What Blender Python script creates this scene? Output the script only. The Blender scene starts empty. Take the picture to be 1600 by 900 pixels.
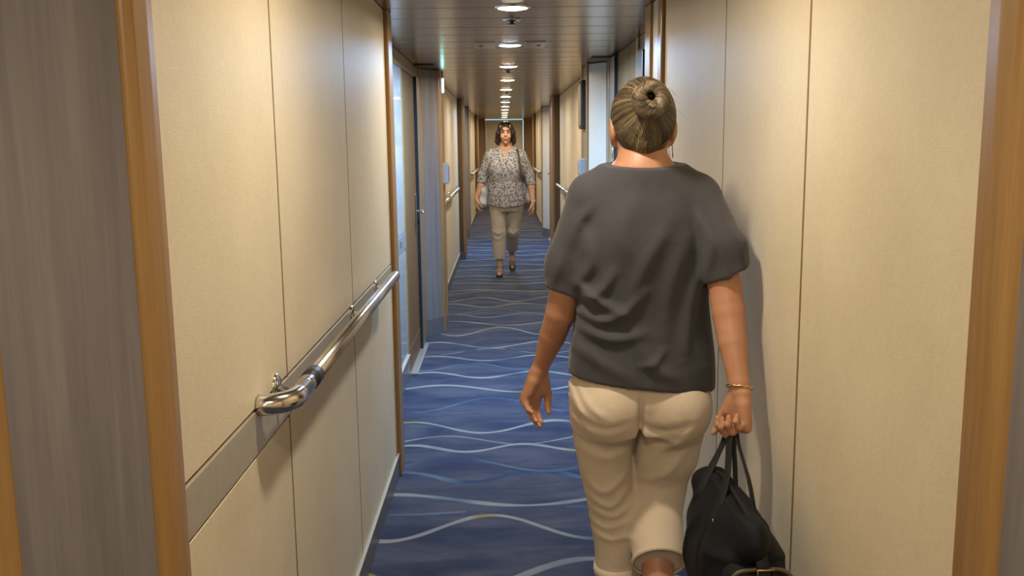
import bpy, bmesh, math, random
import numpy as np
from mathutils import Vector, Matrix

random.seed(7)
rng = np.random.default_rng(7)
scene = bpy.context.scene
COL = scene.collection

# ------------------------------------------------------------------ camera
F_PX, ZC = 1430.0, 1.48
def setup_camera():
    roll = math.radians(0.75)
    d = np.array([786.0 - 800.0, 450.0 - 224.0, F_PX]); d /= np.linalg.norm(d)      # corridor direction seen by the camera
    u = np.array([-math.sin(roll), math.cos(roll), 0.0]); u -= d * u.dot(d); u /= np.linalg.norm(u)
    r = np.cross(d, u)
    if r[0] < 0: r = -r
    M = np.array([r, d, u])                                                          # world <- (right, up, forward)
    right, up, fwd = M @ [1, 0, 0], M @ [0, 1, 0], M @ [0, 0, 1]
    cam = bpy.data.cameras.new('camera')
    cam.sensor_width = 36.0; cam.lens = 36.0 * F_PX / 1600.0
    cam.clip_start = 0.02
    o = bpy.data.objects.new('camera', cam); COL.objects.link(o)
    R = Matrix(((right[0], up[0], -fwd[0]), (right[1], up[1], -fwd[1]), (right[2], up[2], -fwd[2])))
    o.matrix_world = Matrix.Translation((0, 0, ZC)) @ R.to_4x4()
    scene.camera = o
setup_camera()

# ------------------------------------------------------------------ world, exposure
w = bpy.data.worlds.new('world'); scene.world = w; w.use_nodes = True
w.node_tree.nodes['Background'].inputs[0].default_value = (0.02, 0.02, 0.022, 1)
w.node_tree.nodes['Background'].inputs[1].default_value = 1.0
scene.view_settings.view_transform = 'Standard'
scene.view_settings.look = 'None'
scene.view_settings.gamma = 1.0
scene.view_settings.exposure = 0.0
scene.view_settings.use_curve_mapping = False
LAMP_W = 11.6                       # watts of one warm downlight
WARM = (1.0, 0.87, 0.69)
COOL = (0.35, 0.61, 1.0)

# ------------------------------------------------------------------ helpers
def smooth(me, on=True):
    me.polygons.foreach_set('use_smooth', [on] * len(me.polygons))

def wloc(p):
    v = Vector((0, 0, 0))
    while p is not None:
        v += p.location; p = p.parent
    return v

def tag(o, label=None, cat=None, group=None, kind=None):
    if label: o['label'] = label
    if cat: o['category'] = cat
    if group: o['group'] = group
    if kind: o['kind'] = kind
    return o

def empty(name, loc, label=None, cat=None, group=None, kind=None):
    o = bpy.data.objects.new(name, None); o.empty_display_size = 0.1
    o.location = loc; COL.objects.link(o)
    return tag(o, label, cat, group, kind)

def link(name, me, mat, parent=None, recentre=True):
    """mesh given in world coordinates -> object, origin at the parent's origin or at its own base"""
    if mat is not None and not me.materials: me.materials.append(mat)
    o = bpy.data.objects.new(name, me); COL.objects.link(o)
    n = len(me.vertices); co = np.empty(n * 3, np.float32); me.vertices.foreach_get('co', co); co = co.reshape(-1, 3)
    lo, hi = co.min(0), co.max(0)
    base = np.array([(lo[0] + hi[0]) / 2, (lo[1] + hi[1]) / 2, lo[2]], np.float32)
    me.vertices.foreach_set('co', (co - base).ravel()); me.update()
    if parent is not None:
        o.parent = parent
        o.location = Vector([float(v) for v in base]) - wloc(parent)
    else:
        o.location = [float(v) for v in base]
    return o

def mesh(name, verts, faces):
    me = bpy.data.meshes.new(name); me.from_pydata([tuple(map(float, v)) for v in verts], [], faces); me.update(); return me

def bm_box(bm, lo, hi, bevel=0.0):
    r = bmesh.ops.create_cube(bm, size=1.0)
    vs = r['verts']
    for v in vs:
        v.co = Vector([lo[i] + (v.co[i] + 0.5) * (hi[i] - lo[i]) for i in range(3)])
    if bevel > 0:
        es = list({e for v in vs for e in v.link_edges})
        bmesh.ops.bevel(bm, geom=es, offset=bevel, segments=2, profile=0.5, affect='EDGES')

def from_bm(name, bm, shade=False):
    bmesh.ops.recalc_face_normals(bm, faces=bm.faces[:])
    me = bpy.data.meshes.new(name); bm.to_mesh(me); bm.free()
    if shade: smooth(me)
    return me

def box(name, lo, hi, mat, parent=None, bevel=0.0):
    bm = bmesh.new(); bm_box(bm, lo, hi, bevel)
    return link(name, from_bm(name, bm), mat, parent)

def prism(name, poly, z0, z1, mat, parent=None, bevel=0.0):
    """footprint polygon (x, y) extruded upwards"""
    bm = bmesh.new()
    a = [bm.verts.new((x, y, z0)) for x, y in poly]; b = [bm.verts.new((x, y, z1)) for x, y in poly]
    n = len(poly)
    bm.faces.new(a); bm.faces.new(b)
    for i in range(n): bm.faces.new((a[i], a[(i + 1) % n], b[(i + 1) % n], b[i]))
    if bevel: bmesh.ops.bevel(bm, geom=bm.edges[:], offset=bevel, segments=2, profile=0.5, affect='EDGES')
    return link(name, from_bm(name, bm), mat, parent)

def tube_mesh(name, pts, rad, sides=10, caps=True, flat=None):
    """swept tube; rad scalar or list; flat=(a,b, normal) gives a strap section"""
    pts = [Vector(p) for p in pts]; n = len(pts)
    rads = rad if isinstance(rad, (list, tuple)) else [rad] * n
    verts, faces = [], []
    t0 = (pts[1] - pts[0]).normalized()
    ref = Vector((0, 0, 1)) if abs(t0.z) < 0.9 else Vector((1, 0, 0))
    if flat: ref = Vector(flat[2])
    nrm = (ref - t0 * ref.dot(t0)).normalized()
    for i, p in enumerate(pts):
        t = (pts[min(i + 1, n - 1)] - pts[max(i - 1, 0)]).normalized()
        base = ref if flat else nrm
        nrm = (base - t * base.dot(t)).normalized()
        bi = t.cross(nrm)
        for k in range(sides):
            a = 2 * math.pi * k / sides
            if flat:
                ca, sa = math.cos(a), math.sin(a)
                ex = 0.5
                verts.append(p + nrm * (flat[0] * math.copysign(abs(ca) ** ex, ca)) + bi * (flat[1] * math.copysign(abs(sa) ** ex, sa)))
            else:
                verts.append(p + (nrm * math.cos(a) + bi * math.sin(a)) * rads[i])
    for i in range(n - 1):
        for k in range(sides):
            k2 = (k + 1) % sides
            faces.append((i * sides + k, i * sides + k2, (i + 1) * sides + k2, (i + 1) * sides + k))
    if caps:
        faces.append(tuple(reversed(range(sides)))); faces.append(tuple((n - 1) * sides + k for k in range(sides)))
    me = mesh(name, verts, faces); smooth(me)
    return me

def tube(name, pts, rad, mat, parent=None, sides=10, flat=None):
    return link(name, tube_mesh(name, pts, rad, sides, True, flat), mat, parent)

def lathe(name, prof, centre, mat, parent=None, seg=32, axis='z', shade=True):
    """profile [(r, h)] turned about an axis"""
    verts, faces = [], []
    for r, h in prof:
        for k in range(seg):
            a = 2 * math.pi * k / seg
            v = (r * math.cos(a), r * math.sin(a), h)
            if axis == 'x': v = (v[2], v[0], v[1])
            if axis == 'y': v = (v[0], v[2], v[1])
            verts.append((centre[0] + v[0], centre[1] + v[1], centre[2] + v[2]))
    m = len(prof)
    for i in range(m - 1):
        for k in range(seg):
            k2 = (k + 1) % seg
            faces.append((i * seg + k, i * seg + k2, (i + 1) * seg + k2, (i + 1) * seg + k))
    faces.append(tuple(range(seg))); faces.append(tuple((m - 1) * seg + k for k in range(seg)))
    bm = bmesh.new(); me = mesh(name, verts, faces); bm.from_mesh(me); bpy.data.meshes.remove(me)
    me = from_bm(name, bm, shade)
    return link(name, me, mat, parent)

def bez(pts, n=8):
    """Catmull-Rom through points"""
    P = [Vector(p) for p in pts]; out = []
    for i in range(len(P) - 1):
        p0 = P[max(i - 1, 0)]; p1 = P[i]; p2 = P[i + 1]; p3 = P[min(i + 2, len(P) - 1)]
        for j in range(n):
            t = j / n
            out.append(0.5 * ((2 * p1) + (p2 - p0) * t + (2 * p0 - 5 * p1 + 4 * p2 - p3) * t * t + (-p0 + 3 * p1 - 3 * p2 + p3) * t ** 3))
    out.append(P[-1]); return out

# ------------------------------------------------------------------ materials
class NT:
    def __init__(s, name):
        s.m = bpy.data.materials.new(name); s.m.use_nodes = True
        s.t = s.m.node_tree; s.n = s.t.nodes; s.p = s.n['Principled BSDF']
    def new(s, kind, **kw):
        x = s.n.new(kind)
        for k, v in kw.items(): setattr(x, k, v)
        return x
    def lk(s, a, b): s.t.links.new(a, b)
    def coord(s, which='Object', scale=(1, 1, 1), geo=False):
        mp = s.new('ShaderNodeMapping'); mp.inputs['Scale'].default_value = scale
        if geo: s.lk(s.new('ShaderNodeNewGeometry').outputs['Position'], mp.inputs[0])
        else: s.lk(s.new('ShaderNodeTexCoord').outputs[which], mp.inputs[0])
        return mp.outputs[0]
    def noise(s, vec, scale, detail=4, rough=0.55, dist=0.0):
        x = s.new('ShaderNodeTexNoise'); x.inputs['Scale'].default_value = scale; x.inputs['Detail'].default_value = detail
        x.inputs['Roughness'].default_value = rough; x.inputs['Distortion'].default_value = dist
        if vec is not None: s.lk(vec, x.inputs['Vector'])
        return x.outputs[0]
    def ramp(s, fac, stops, interp='LINEAR'):
        x = s.new('ShaderNodeValToRGB'); cr = x.color_ramp; cr.interpolation = interp
        while len(cr.elements) < len(stops): cr.elements.new(0.5)
        for e, (p, c) in zip(cr.elements, stops):
            e.position = p; e.color = (*c, 1) if len(c) == 3 else c
        s.lk(fac, x.inputs[0]); return x.outputs[0]
    def math(s, op, a, b=None, c=None, clamp=False):
        x = s.new('ShaderNodeMath', operation=op, use_clamp=clamp)
        for i, v in enumerate((a, b, c)):
            if v is None: continue
            if isinstance(v, (int, float)): x.inputs[i].default_value = v
            else: s.lk(v, x.inputs[i])
        return x.outputs[0]
    def mix(s, fac, a, b):
        x = s.new('ShaderNodeMix', data_type='RGBA')
        for i, v in ((0, fac), (6, a), (7, b)):
            if isinstance(v, (int, float)): x.inputs[i].default_value = v
            elif isinstance(v, tuple): x.inputs[i].default_value = (*v, 1)
            else: s.lk(v, x.inputs[i])
        return x.outputs[2]
    def bump(s, h, strength=0.2, dist=0.002):
        x = s.new('ShaderNodeBump'); x.inputs['Strength'].default_value = strength; x.inputs['Distance'].default_value = dist
        s.lk(h, x.inputs['Height']); s.lk(x.outputs[0], s.p.inputs['Normal'])
    def set(s, **kw):
        for k, v in kw.items():
            i = s.p.inputs[k]
            if isinstance(v, (int, float)): i.default_value = v
            elif isinstance(v, tuple): i.default_value = (*v, 1) if (len(v) == 3 and len(i.default_value) == 4) else v
            else: s.lk(v, i)
        return s.m

def m_plain(name, col, rough=0.5, metal=0.0, var=0.12, scale=20.0, bump=0.0, spec=0.5):
    t = NT(name); v = t.coord()
    n = t.noise(v, scale)
    lo = tuple(c * (1 - var) for c in col); hi = tuple(min(1, c * (1 + var)) for c in col)
    c = t.ramp(n, [(0.3, lo), (0.7, hi)])
    if bump: t.bump(t.noise(v, scale * 8), bump)
    return t.set(**{'Base Color': c, 'Roughness': rough, 'Metallic': metal, 'Specular IOR Level': spec})

def m_wood(name, a, b, rough=0.4, scale=1.0, grain=(38, 38, 1.6), spec=0.5):
    t = NT(name); v = t.coord(geo=True, scale=grain)
    n1 = t.noise(v, 1.0 * scale, 6, 0.6, 0.4)
    n2 = t.noise(v, 7.0 * scale, 3, 0.5)
    f = t.math('ADD', t.math('MULTIPLY', n1, 0.75), t.math('MULTIPLY', n2, 0.25))
    c = t.ramp(f, [(0.30, a), (0.68, b)])
    t.bump(n2, 0.06, 0.001)
    return t.set(**{'Base Color': c, 'Roughness': rough, 'Specular IOR Level': spec})

def m_cream(name, a, b, rough=0.48):
    t = NT(name); v = t.coord(geo=True, scale=(1, 1, 1)); v2 = t.coord(geo=True, scale=(90, 90, 420))
    n = t.noise(v, 3.0, 5); n2 = t.noise(v2, 1.0, 3); n3 = t.noise(v, 55.0, 4, 0.65)
    f = t.math('ADD', t.math('MULTIPLY', n, 0.5), t.math('ADD', t.math('MULTIPLY', n2, 0.25), t.math('MULTIPLY', n3, 0.25)))
    c = t.ramp(f, [(0.32, a), (0.66, b)])
    t.bump(t.math('ADD', n2, n3), 0.25, 0.0012)
    return t.set(**{'Base Color': c, 'Roughness': rough, 'Specular IOR Level': 0.2})

MAT = {}
MAT['cream'] = m_cream('cream_laminate', (0.60, 0.51, 0.355), (0.71, 0.62, 0.45))
MAT['cream_pale'] = m_cream('pale_laminate', (0.60, 0.56, 0.47), (0.68, 0.64, 0.55), 0.3)
MAT['oak'] = m_wood('oak_trim', (0.225, 0.120, 0.040), (0.36, 0.205, 0.072), 0.35)
MAT['oak_door'] = m_wood('oak_door', (0.125, 0.064, 0.026), (0.20, 0.108, 0.048), 0.5, 1.0, (22, 22, 1.0), spec=0.15)
MAT['greywood'] = m_wood('grey_wood', (0.130, 0.116, 0.116), (0.225, 0.205, 0.203), 0.32, 1.0, (26, 26, 1.1))
MAT['brown'] = m_wood('brown_wood', (0.15, 0.10, 0.06), (0.25, 0.175, 0.11), 0.38)
MAT['dark_brown'] = m_wood('dark_brown_wood', (0.060, 0.042, 0.028), (0.11, 0.078, 0.052), 0.36)
MAT['joint'] = m_plain('joint_brown', (0.22, 0.14, 0.055), 0.6)
MAT['white'] = m_plain('white_laminate', (0.42, 0.41, 0.40), 0.07, var=0.03)
MAT['steel'] = m_plain('brushed_steel', (0.58, 0.56, 0.53), 0.24, 1.0, 0.06, 60)
MAT['chrome'] = m_plain('polished_steel', (0.72, 0.69, 0.64), 0.15, 1.0, 0.04, 60)
MAT['plate'] = m_plain('metal_bumper_plate', (0.47, 0.405, 0.295), 0.38, 0.25, 0.06, 40)
MAT['plate_grey'] = m_plain('grey_bumper_plate', (0.30, 0.31, 0.33), 0.35, 0.4, 0.06, 40)
MAT['base'] = m_plain('grey_baseboard', (0.17, 0.165, 0.165), 0.35, 0.3, 0.08, 30)
MAT['black'] = m_plain('black_rubber', (0.012, 0.012, 0.013), 0.5)
MAT['dark'] = m_plain('dark_void', (0.02, 0.017, 0.014), 0.6)
MAT['grey_plastic'] = m_plain('grey_plastic', (0.33, 0.34, 0.36), 0.35, var=0.05)
MAT['threshold'] = m_plain('threshold_metal', (0.50, 0.49, 0.48), 0.35, 0.7, 0.05, 40)

def m_emit(name, col, strength):
    t = NT(name)
    return t.set(**{'Base Color': (0.8, 0.8, 0.8), 'Emission Color': col, 'Emission Strength': strength, 'Roughness': 0.4})
MAT['glow_warm'] = m_emit('warm_diffuser', (1.0, 0.86, 0.66), 14.0)
MAT['glow_cool'] = m_emit('cool_diffuser', (0.72, 0.92, 1.0), 14.0)
MAT['glow_sign'] = m_emit('cyan_sign_glow', (0.35, 0.95, 0.90), 7.0)

def m_ceiling():
    t = NT('ceiling_metal'); v = t.coord(geo=True, scale=(1.2, 14, 1))
    n = t.noise(v, 2.0, 4)
    c = t.ramp(n, [(0.3, (0.35, 0.285, 0.215)), (0.7, (0.45, 0.37, 0.28))])
    t.bump(t.noise(t.coord(geo=True, scale=(0.6, 5, 1)), 2.2, 2), 0.35, 0.006)
    return t.set(**{'Base Color': c, 'Metallic': 0.8, 'Roughness': 0.24})
MAT['ceiling'] = m_ceiling()

def m_carpet():
    t = NT('wave_carpet')
    pos = t.new('ShaderNodeNewGeometry').outputs['Position']
    sep = t.new('ShaderNodeSeparateXYZ'); t.lk(pos, sep.inputs[0]); X, Y = sep.outputs[0], sep.outputs[1]
    def vec(sx, sy, o=0.0):
        mp = t.new('ShaderNodeMapping'); mp.inputs['Scale'].default_value = (sx, sy, 1); mp.inputs['Location'].default_value = (o, o * 1.7, 0)
        t.lk(pos, mp.inputs[0]); return mp.outputs[0]
    # brushed ground: slate, navy and denim strokes lying across the corridor
    n1 = t.noise(vec(1.6, 4.5), 1.3, 5, 0.6, 0.6)
    n2 = t.noise(vec(3.0, 9.0, 4.0), 1.6, 4, 0.6, 0.3)
    ground = t.ramp(n1, [(0.36, (0.011, 0.019, 0.050)), (0.46, (0.024, 0.031, 0.060)), (0.55, (0.040, 0.044, 0.070)), (0.66, (0.058, 0.061, 0.085))])
    ground = t.mix(t.math('MULTIPLY', t.math('GREATER_THAN', n2, 0.60), 0.35), ground, (0.010, 0.021, 0.056))
    col = ground
    def lines(col, period, amp, wl, width, off, seed, stops, wobble=0.25, mask=0.0, strength=0.9):
        ry = t.math('ADD', t.math('DIVIDE', Y, period), off)
        n = t.math('FLOOR', ry)
        wn = t.new('ShaderNodeTexWhiteNoise', noise_dimensions='1D'); t.lk(t.math('ADD', n, seed), wn.inputs['W'])
        wc = t.new('ShaderNodeSeparateColor'); t.lk(wn.outputs['Color'], wc.inputs[0])
        ph = t.math('MULTIPLY', wc.outputs[0], 6.283)
        k = t.math('ADD', 6.283 / wl, t.math('MULTIPLY', t.math('SUBTRACT', wc.outputs[1], 0.5), 2.0))
        s = t.math('SINE', t.math('ADD', t.math('MULTIPLY', X, k), ph))
        a = t.math('MULTIPLY', t.math('ADD', t.math('MULTIPLY', wc.outputs[2], 0.6), 0.6), amp)
        c = t.math('ADD', t.math('MULTIPLY', s, a), period * 0.5)
        fy = t.math('MULTIPLY', t.math('FRACT', ry), period)
        dd = t.math('ABSOLUTE', t.math('SUBTRACT', fy, c))
        wv = t.math('MULTIPLY', t.math('ADD', t.noise(vec(2.2, 0.6, seed), 1.5, 2), 0.1), width * 1.8)
        edge = t.math('SUBTRACT', 1.0, t.math('DIVIDE', dd, wv), clamp=True)
        edge = t.math('MULTIPLY', edge, 4.0, clamp=True)
        # colour runs along the line
        cm = t.noise(vec(1.3, 0.9, seed * 2.3), 1.6, 2)
        cc = t.ramp(cm, stops)
        if mask > 0:
            mk = t.math('GREATER_THAN', t.noise(vec(0.9, 1.1, seed * 3.1), 1.7, 2), mask)
            edge = t.math('MULTIPLY', edge, mk)
        return t.mix(t.math('MULTIPLY', edge, strength), col, cc)
    pale = [(0.30, (0.07, 0.11, 0.15)), (0.42, (0.20, 0.205, 0.20)), (0.60, (0.25, 0.24, 0.21)), (0.68, (0.24, 0.165, 0.04))]
    blue = [(0.35, (0.009, 0.028, 0.075)), (0.5, (0.05, 0.09, 0.135)), (0.65, (0.08, 0.115, 0.15))]
    # woven wave lines of the stretch in front: (distance, swing, wave number, phase, half width, palette, cover)
    def wave_line(col, y0, a, k, ph, wid, stops, seed, mask):
        sn = t.math('SINE', t.math('MULTIPLY_ADD', X, k, ph))
        dd = t.math('ABSOLUTE', t.math('SUBTRACT', Y, t.math('MULTIPLY_ADD', sn, a, y0)))
        wv = t.math('MULTIPLY', t.math('ADD', t.noise(vec(2.6, 0.4, seed), 1.7, 1), 0.02), wid * 2.0)
        e = t.math('MULTIPLY', t.math('SUBTRACT', 1.0, t.math('DIVIDE', dd, wv), clamp=True), 3.5, clamp=True)
        if mask: e = t.math('MULTIPLY', e, t.math('GREATER_THAN', t.noise(vec(1.4, 0.3, seed * 1.9), 1.7, 1), mask))
        cc = t.ramp(t.noise(vec(1.9, 0.4, seed * 2.3), 1.6, 1), stops)
        return t.mix(t.math('MULTIPLY', e, 0.92), col, cc)
    WL = [(2.973, 0.127, 6.22, -0.27, 0.022, pale, 0), (3.386, 0.116, 7.95, 2.11, 0.017, pale, 0), (3.55, 0.03, 5.0, 0.6, 0.010, blue, 0.5), (3.668, 0.069, 5.46, -1.98, 0.017, pale, 0),
          (3.937, 0.066, 10.30, 0.13, 0.024, blue, 0), (4.091, 0.094, 7.22, -2.90, 0.014, blue, 0), (4.329, 0.053, 11.42, 0.66, 0.018, pale, 0), (4.45, 0.07, 8.0, -2.2, 0.007, pale, 0.42),
          (4.668, 0.100, 8.16, -0.58, 0.018, pale, 0), (5.093, 0.140, 7.57, 2.23, 0.018, blue, 0), (5.436, 0.088, 6.35, -2.21, 0.020, pale, 0), (5.776, 0.079, 9.11, -0.21, 0.020, pale, 0),
          (5.995, 0.092, 9.42, -2.63, 0.016, blue, 0), (6.24, 0.075, 8.6, -0.45, 0.018, pale, 0), (6.45, 0.09, 8.0, 2.4, 0.007, pale, 0.45), (6.668, 0.106, 7.76, -0.75, 0.019, pale, 0), (7.166, 0.157, 9.11, 1.93, 0.020, pale, 0),
          (7.503, 0.097, 6.22, -1.79, 0.018, pale, 0), (7.848, 0.090, 9.30, -0.16, 0.018, pale, 0), (8.05, 0.12, 8.3, 2.16, 0.012, blue, 0), (8.347, 0.097, 9.65, 0.09, 0.018, pale, 0), (8.673, 0.120, 9.42, -2.53, 0.018, pale, 0)]
    near = t.math('MULTIPLY', t.math('GREATER_THAN', Y, 2.78), t.math('LESS_THAN', Y, 8.9))
    far = lines(col, 0.62, 0.10, 0.95, 0.022, 0.37, 3.0, blue, mask=0.38, strength=0.85)
    far = lines(far, 0.50, 0.075, 1.05, 0.021, 0.10, 11.0, pale)
    far = lines(far, 0.83, 0.12, 0.85, 0.012, 0.55, 23.0, pale, mask=0.45, strength=0.8)
    for q, wl_ in enumerate(WL):
        col = wave_line(col, *wl_[:6], 3.0 + 1.37 * q, wl_[6])
    col = t.mix(near, far, col)
    pile = t.noise(vec(1, 1), 420.0, 2)
    t.bump(pile, 0.5, 0.003)
    return t.set(**{'Base Color': col, 'Roughness': 0.95, 'Specular IOR Level': 0.1, 'Sheen Weight': 0.15})
MAT['carpet'] = m_carpet()

# ------------------------------------------------------------------ floor, ceiling
HC = 2.04
Y_BACK, Y_END = -3.2, 21.5
floor = tag(box('floor', (-0.86, Y_BACK, -0.05), (0.98, Y_END + 0.2, 0.0), MAT['carpet']), 'blue carpet with pale wavy lines running across the corridor', kind='structure')
ceiling = tag(box('ceiling', (-0.86, Y_BACK, HC + 0.012), (0.98, Y_END + 0.2, HC + 0.08), MAT['dark']), 'low brown metal plank ceiling over the corridor', kind='structure')
PW = 0.325
bm = bmesh.new(); bm_box(bm, (-0.84, 0.004, HC), (0.96, PW - 0.004, HC + 0.014), 0.003); plank_me = from_bm('plank', bm)
plank_me.materials.append(MAT['ceiling'])
y = Y_BACK
while y < Y_END - 0.05:
    o = bpy.data.objects.new('plank', plank_me); COL.objects.link(o); o.parent = ceiling
    o.location = Vector((0, y, 0)) - wloc(ceiling); y += PW

# ------------------------------------------------------------------ walls
def wall_backing(name, path, side, label):
    """thick structural shell just behind the facing panels; path of (x, y)"""
    out = 0.14 * side
    poly = [(x + 0.014 * side, yy) for x, yy in path]
    far = max if side > 0 else min
    xo = far(p[0] for p in poly) + out
    bm = bmesh.new()
    rows = []
    for z in (0.0, HC + 0.02):
        rows.append([bm.verts.new((px, py, z)) for px, py in poly])
    for i in range(len(poly) - 1):
        bm.faces.new((rows[0][i], rows[0][i + 1], rows[1][i + 1], rows[1][i]))
    lo = [bm.verts.new((xo, poly[0][1], z)) for z in (0.0, HC + 0.02)]; hi = [bm.verts.new((xo, poly[-1][1], z)) for z in (0.0, HC + 0.02)]
    bm.faces.new((lo[0], hi[0], hi[1], lo[1]))
    bm.faces.new((rows[0][0], rows[1][0], lo[1], lo[0])); bm.faces.new((rows[0][-1], hi[0], hi[1], rows[1][-1]))
    bm.faces.new(rows[1] + [hi[1], lo[1]]); bm.faces.new(rows[0][::-1] + [lo[0], hi[0]][::1])
    me = from_bm(name, bm)
    return tag(link(name, me, MAT['joint']), label, kind='structure')

LX, LR = -0.495, -0.623
left_path = [(-0.623, Y_BACK), (-0.623, 1.06), (-0.485, 1.235), (-0.495, 1.30), (-0.495, 4.10), (-0.625, 4.10), (-0.625, 6.96), (-0.480, 7.15), (-0.480, 7.50),
             (-0.575, 7.50), (-0.575, 11.78), (-0.507, 11.78), (-0.507, 12.14), (-0.65, 12.14), (-0.65, 14.45), (-0.545, 14.70), (-0.545, 14.95),
             (-0.575, 14.95), (-0.575, 18.8), (-0.51, 18.8), (-0.51, 19.15), (-0.62, 19.15), (-0.62, Y_END)]
right_path = [(0.76, Y_BACK), (0.76, 0.92), (0.615, 1.10), (0.622, 1.18), (0.622, 3.99), (0.74, 3.99), (0.74, 6.52), (0.612, 6.70), (0.612, 7.16),
              (0.69, 7.16), (0.69, 11.25), (0.605, 11.25), (0.605, 11.75), (0.74, 11.75), (0.74, 14.45), (0.622, 14.75), (0.622, 14.95),
              (0.66, 14.95), (0.66, 18.6), (0.61, 18.6), (0.61, 18.95), (0.72, 18.95), (0.72, Y_END)]
wl = wall_backing('wall_left', left_path, -1, 'cream panelled corridor wall with a steel handrail on the left')
wr = wall_backing('wall_right', right_path, 1, 'cream panelled corridor wall beside the woman seen from behind')

def panel(wall, side, x, y0, y1, z0, z1, mat, name='panel', gap=0.003, t=0.013, bev=0.0015, proud=0.0):
    xa, xb = x - proud * side, x + t * side
    return box(name, (min(xa, xb), y0 + gap, z0 + gap), (max(xa, xb), y1 - gap, z1 - gap), mat, wall, bev)

def trim(wall, side, x, y0, y1, mat=None, proud=0.012, z0=0.0, z1=HC, name='trim', t=0.02):
    xa, xb = x - proud * side, x + t * side
    return box(name, (min(xa, xb), y0, z0), (max(xa, xb), y1, z1), mat or MAT['oak'], wall, 0.006)

def angled(wall, side, a, b, mat, name='angled_panel', z0=0.0, z1=HC - 0.01, t=0.02, lift=0.0):
    """panel between plan points a (outer, nearer) and b (inner, farther)"""
    A, B = Vector(a), Vector(b); d = (B - A).normalized(); n = Vector((-d.y, d.x)) * (-side)
    if n.y > 0: n = -n
    A2, B2 = A + n * lift, B + n * lift
    poly = [A2, B2, B2 - n * t, A2 - n * t]
    return prism(name, [tuple(p) for p in poly], z0, z1, mat, wall, 0.0015)

def baseboard(wall, side, x, y0, y1, h=0.10, mat=None):
    xa, xb = x - 0.008 * side, x + 0.012 * side
    b = box('baseboard', (min(xa, xb), y0, 0.0), (max(xa, xb), y1, h), mat or MAT['base'], wall, 0.002)
    xa2 = x - 0.011 * side
    box('cap_strip', (min(xa2, xb), y0, h), (max(xa2, xb), y1, h + 0.006), MAT['plate'], b)
    return b

# ---- left wall, first cream stretch (largest)
js = [1.305, 2.02, 2.94, 3.965]
for i in range(3):
    panel(wl, -1, LX, js[i], js[i + 1], 0.966, HC, MAT['cream'], 'upper_panel')
    panel(wl, -1, LX, js[i], js[i + 1], 0.108, 0.874, MAT['cream'], 'lower_panel')
for i in range(3):
    panel(wl, -1, LX, js[i], js[i + 1], 0.876, 0.964, MAT['plate'] if i else MAT['plate'], 'bumper_plate', gap=0.001, proud=0.002)
baseboard(wl, -1, LX, 1.305, 4.0)
for yj, wj in ((2.02, 0.0042), (2.94, 0.003)):
    for za, zb in ((0.108, 0.874), (0.966, HC)):
        box('joint_strip', (LX - 0.010, yj - wj, za), (LX + 0.0006, yj + wj, zb), MAT['joint'], wl)
# near corner: grey angled panel framed in oak
angled(wl, -1, (-0.612, 1.075), (-0.492, 1.225), MAT['greywood'], lift=0.006)
prism('trim', [(-0.487, 1.212), (-0.473, 1.225), (-0.470, 1.262), (-0.478, 1.302), (-0.51, 1.302), (-0.51, 1.22)], 0, HC, MAT['oak'], wl, 0.004)
prism('trim', [(-0.635, 1.03), (-0.612, 1.045), (-0.603, 1.075), (-0.615, 1.088), (-0.64, 1.08)], 0, HC, MAT['oak'], wl, 0.003)
panel(wl, -1, LR, -1.6, 1.03, 0.1, HC, MAT['cream'], 'recess_panel')
panel(wl, -1, LR, Y_BACK, -1.6, 0.1, HC, MAT['cream'], 'recess_panel')
trim(wl, -1, LX, 3.965, 4.10, MAT['oak'], proud=0.018)

# ---- left recess 1: white panel with plate, oak door, angled grey panel, column face
xr = -0.625
panel(wl, -1, xr, 4.12, 5.755, 0.935, 1.95, MAT['white'], 'white_upper_panel')
panel(wl, -1, xr, 4.12, 5.755, 0.145, 0.83, MAT['white'], 'white_lower_panel')
p = panel(wl, -1, xr, 4.12, 5.755, 0.83, 0.935, MAT['plate_grey'], 'bumper_plate', proud=0.004)
box('keyhole_plate', (xr, 5.44, 0.865), (xr + 0.008, 5.475, 0.905), MAT['steel'], p, 0.002)
baseboard(wl, -1, xr, 4.12, 5.77, 0.14)
trim(wl, -1, xr, 4.12, 7.0, MAT['oak'], 0.008, 1.945, 1.972, 'header_trim')
panel(wl, -1, xr, 4.12, 5.76, 1.972, HC, MAT['brown'], 'header_panel'); panel(wl, -1, xr, 5.76, 6.96, 1.972, HC, MAT['brown'], 'header_panel')
angled(wl, -1, (-0.612, 6.985), (-0.490, 7.138), MAT['greywood'], lift=0.004)
angled(wl, -1, (-0.612, 6.985), (-0.490, 7.138), MAT['base'], 'baseboard', 0, 0.135, lift=0.009)
prism('trim', [(-0.640, 6.945), (-0.617, 6.955), (-0.606, 6.985), (-0.617, 7.0), (-0.645, 7.0)], 0, HC, MAT['oak'], wl, 0.003)
prism('trim', [(-0.492, 7.125), (-0.474, 7.14), (-0.470, 7.175), (-0.474, 7.21), (-0.50, 7.21), (-0.505, 7.15)], 0, HC, MAT['oak'], wl, 0.003)
panel(wl, -1, -0.480, 7.21, 7.44, 0.1, HC, MAT['greywood'], 'column_face')
panel(wl, -1, -0.480, 7.21, 7.50, 0.0, 0.1, MAT['base'], 'baseboard', proud=0.003)
trim(wl, -1, -0.480, 7.44, 7.50, MAT['oak'], 0.008)

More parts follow.
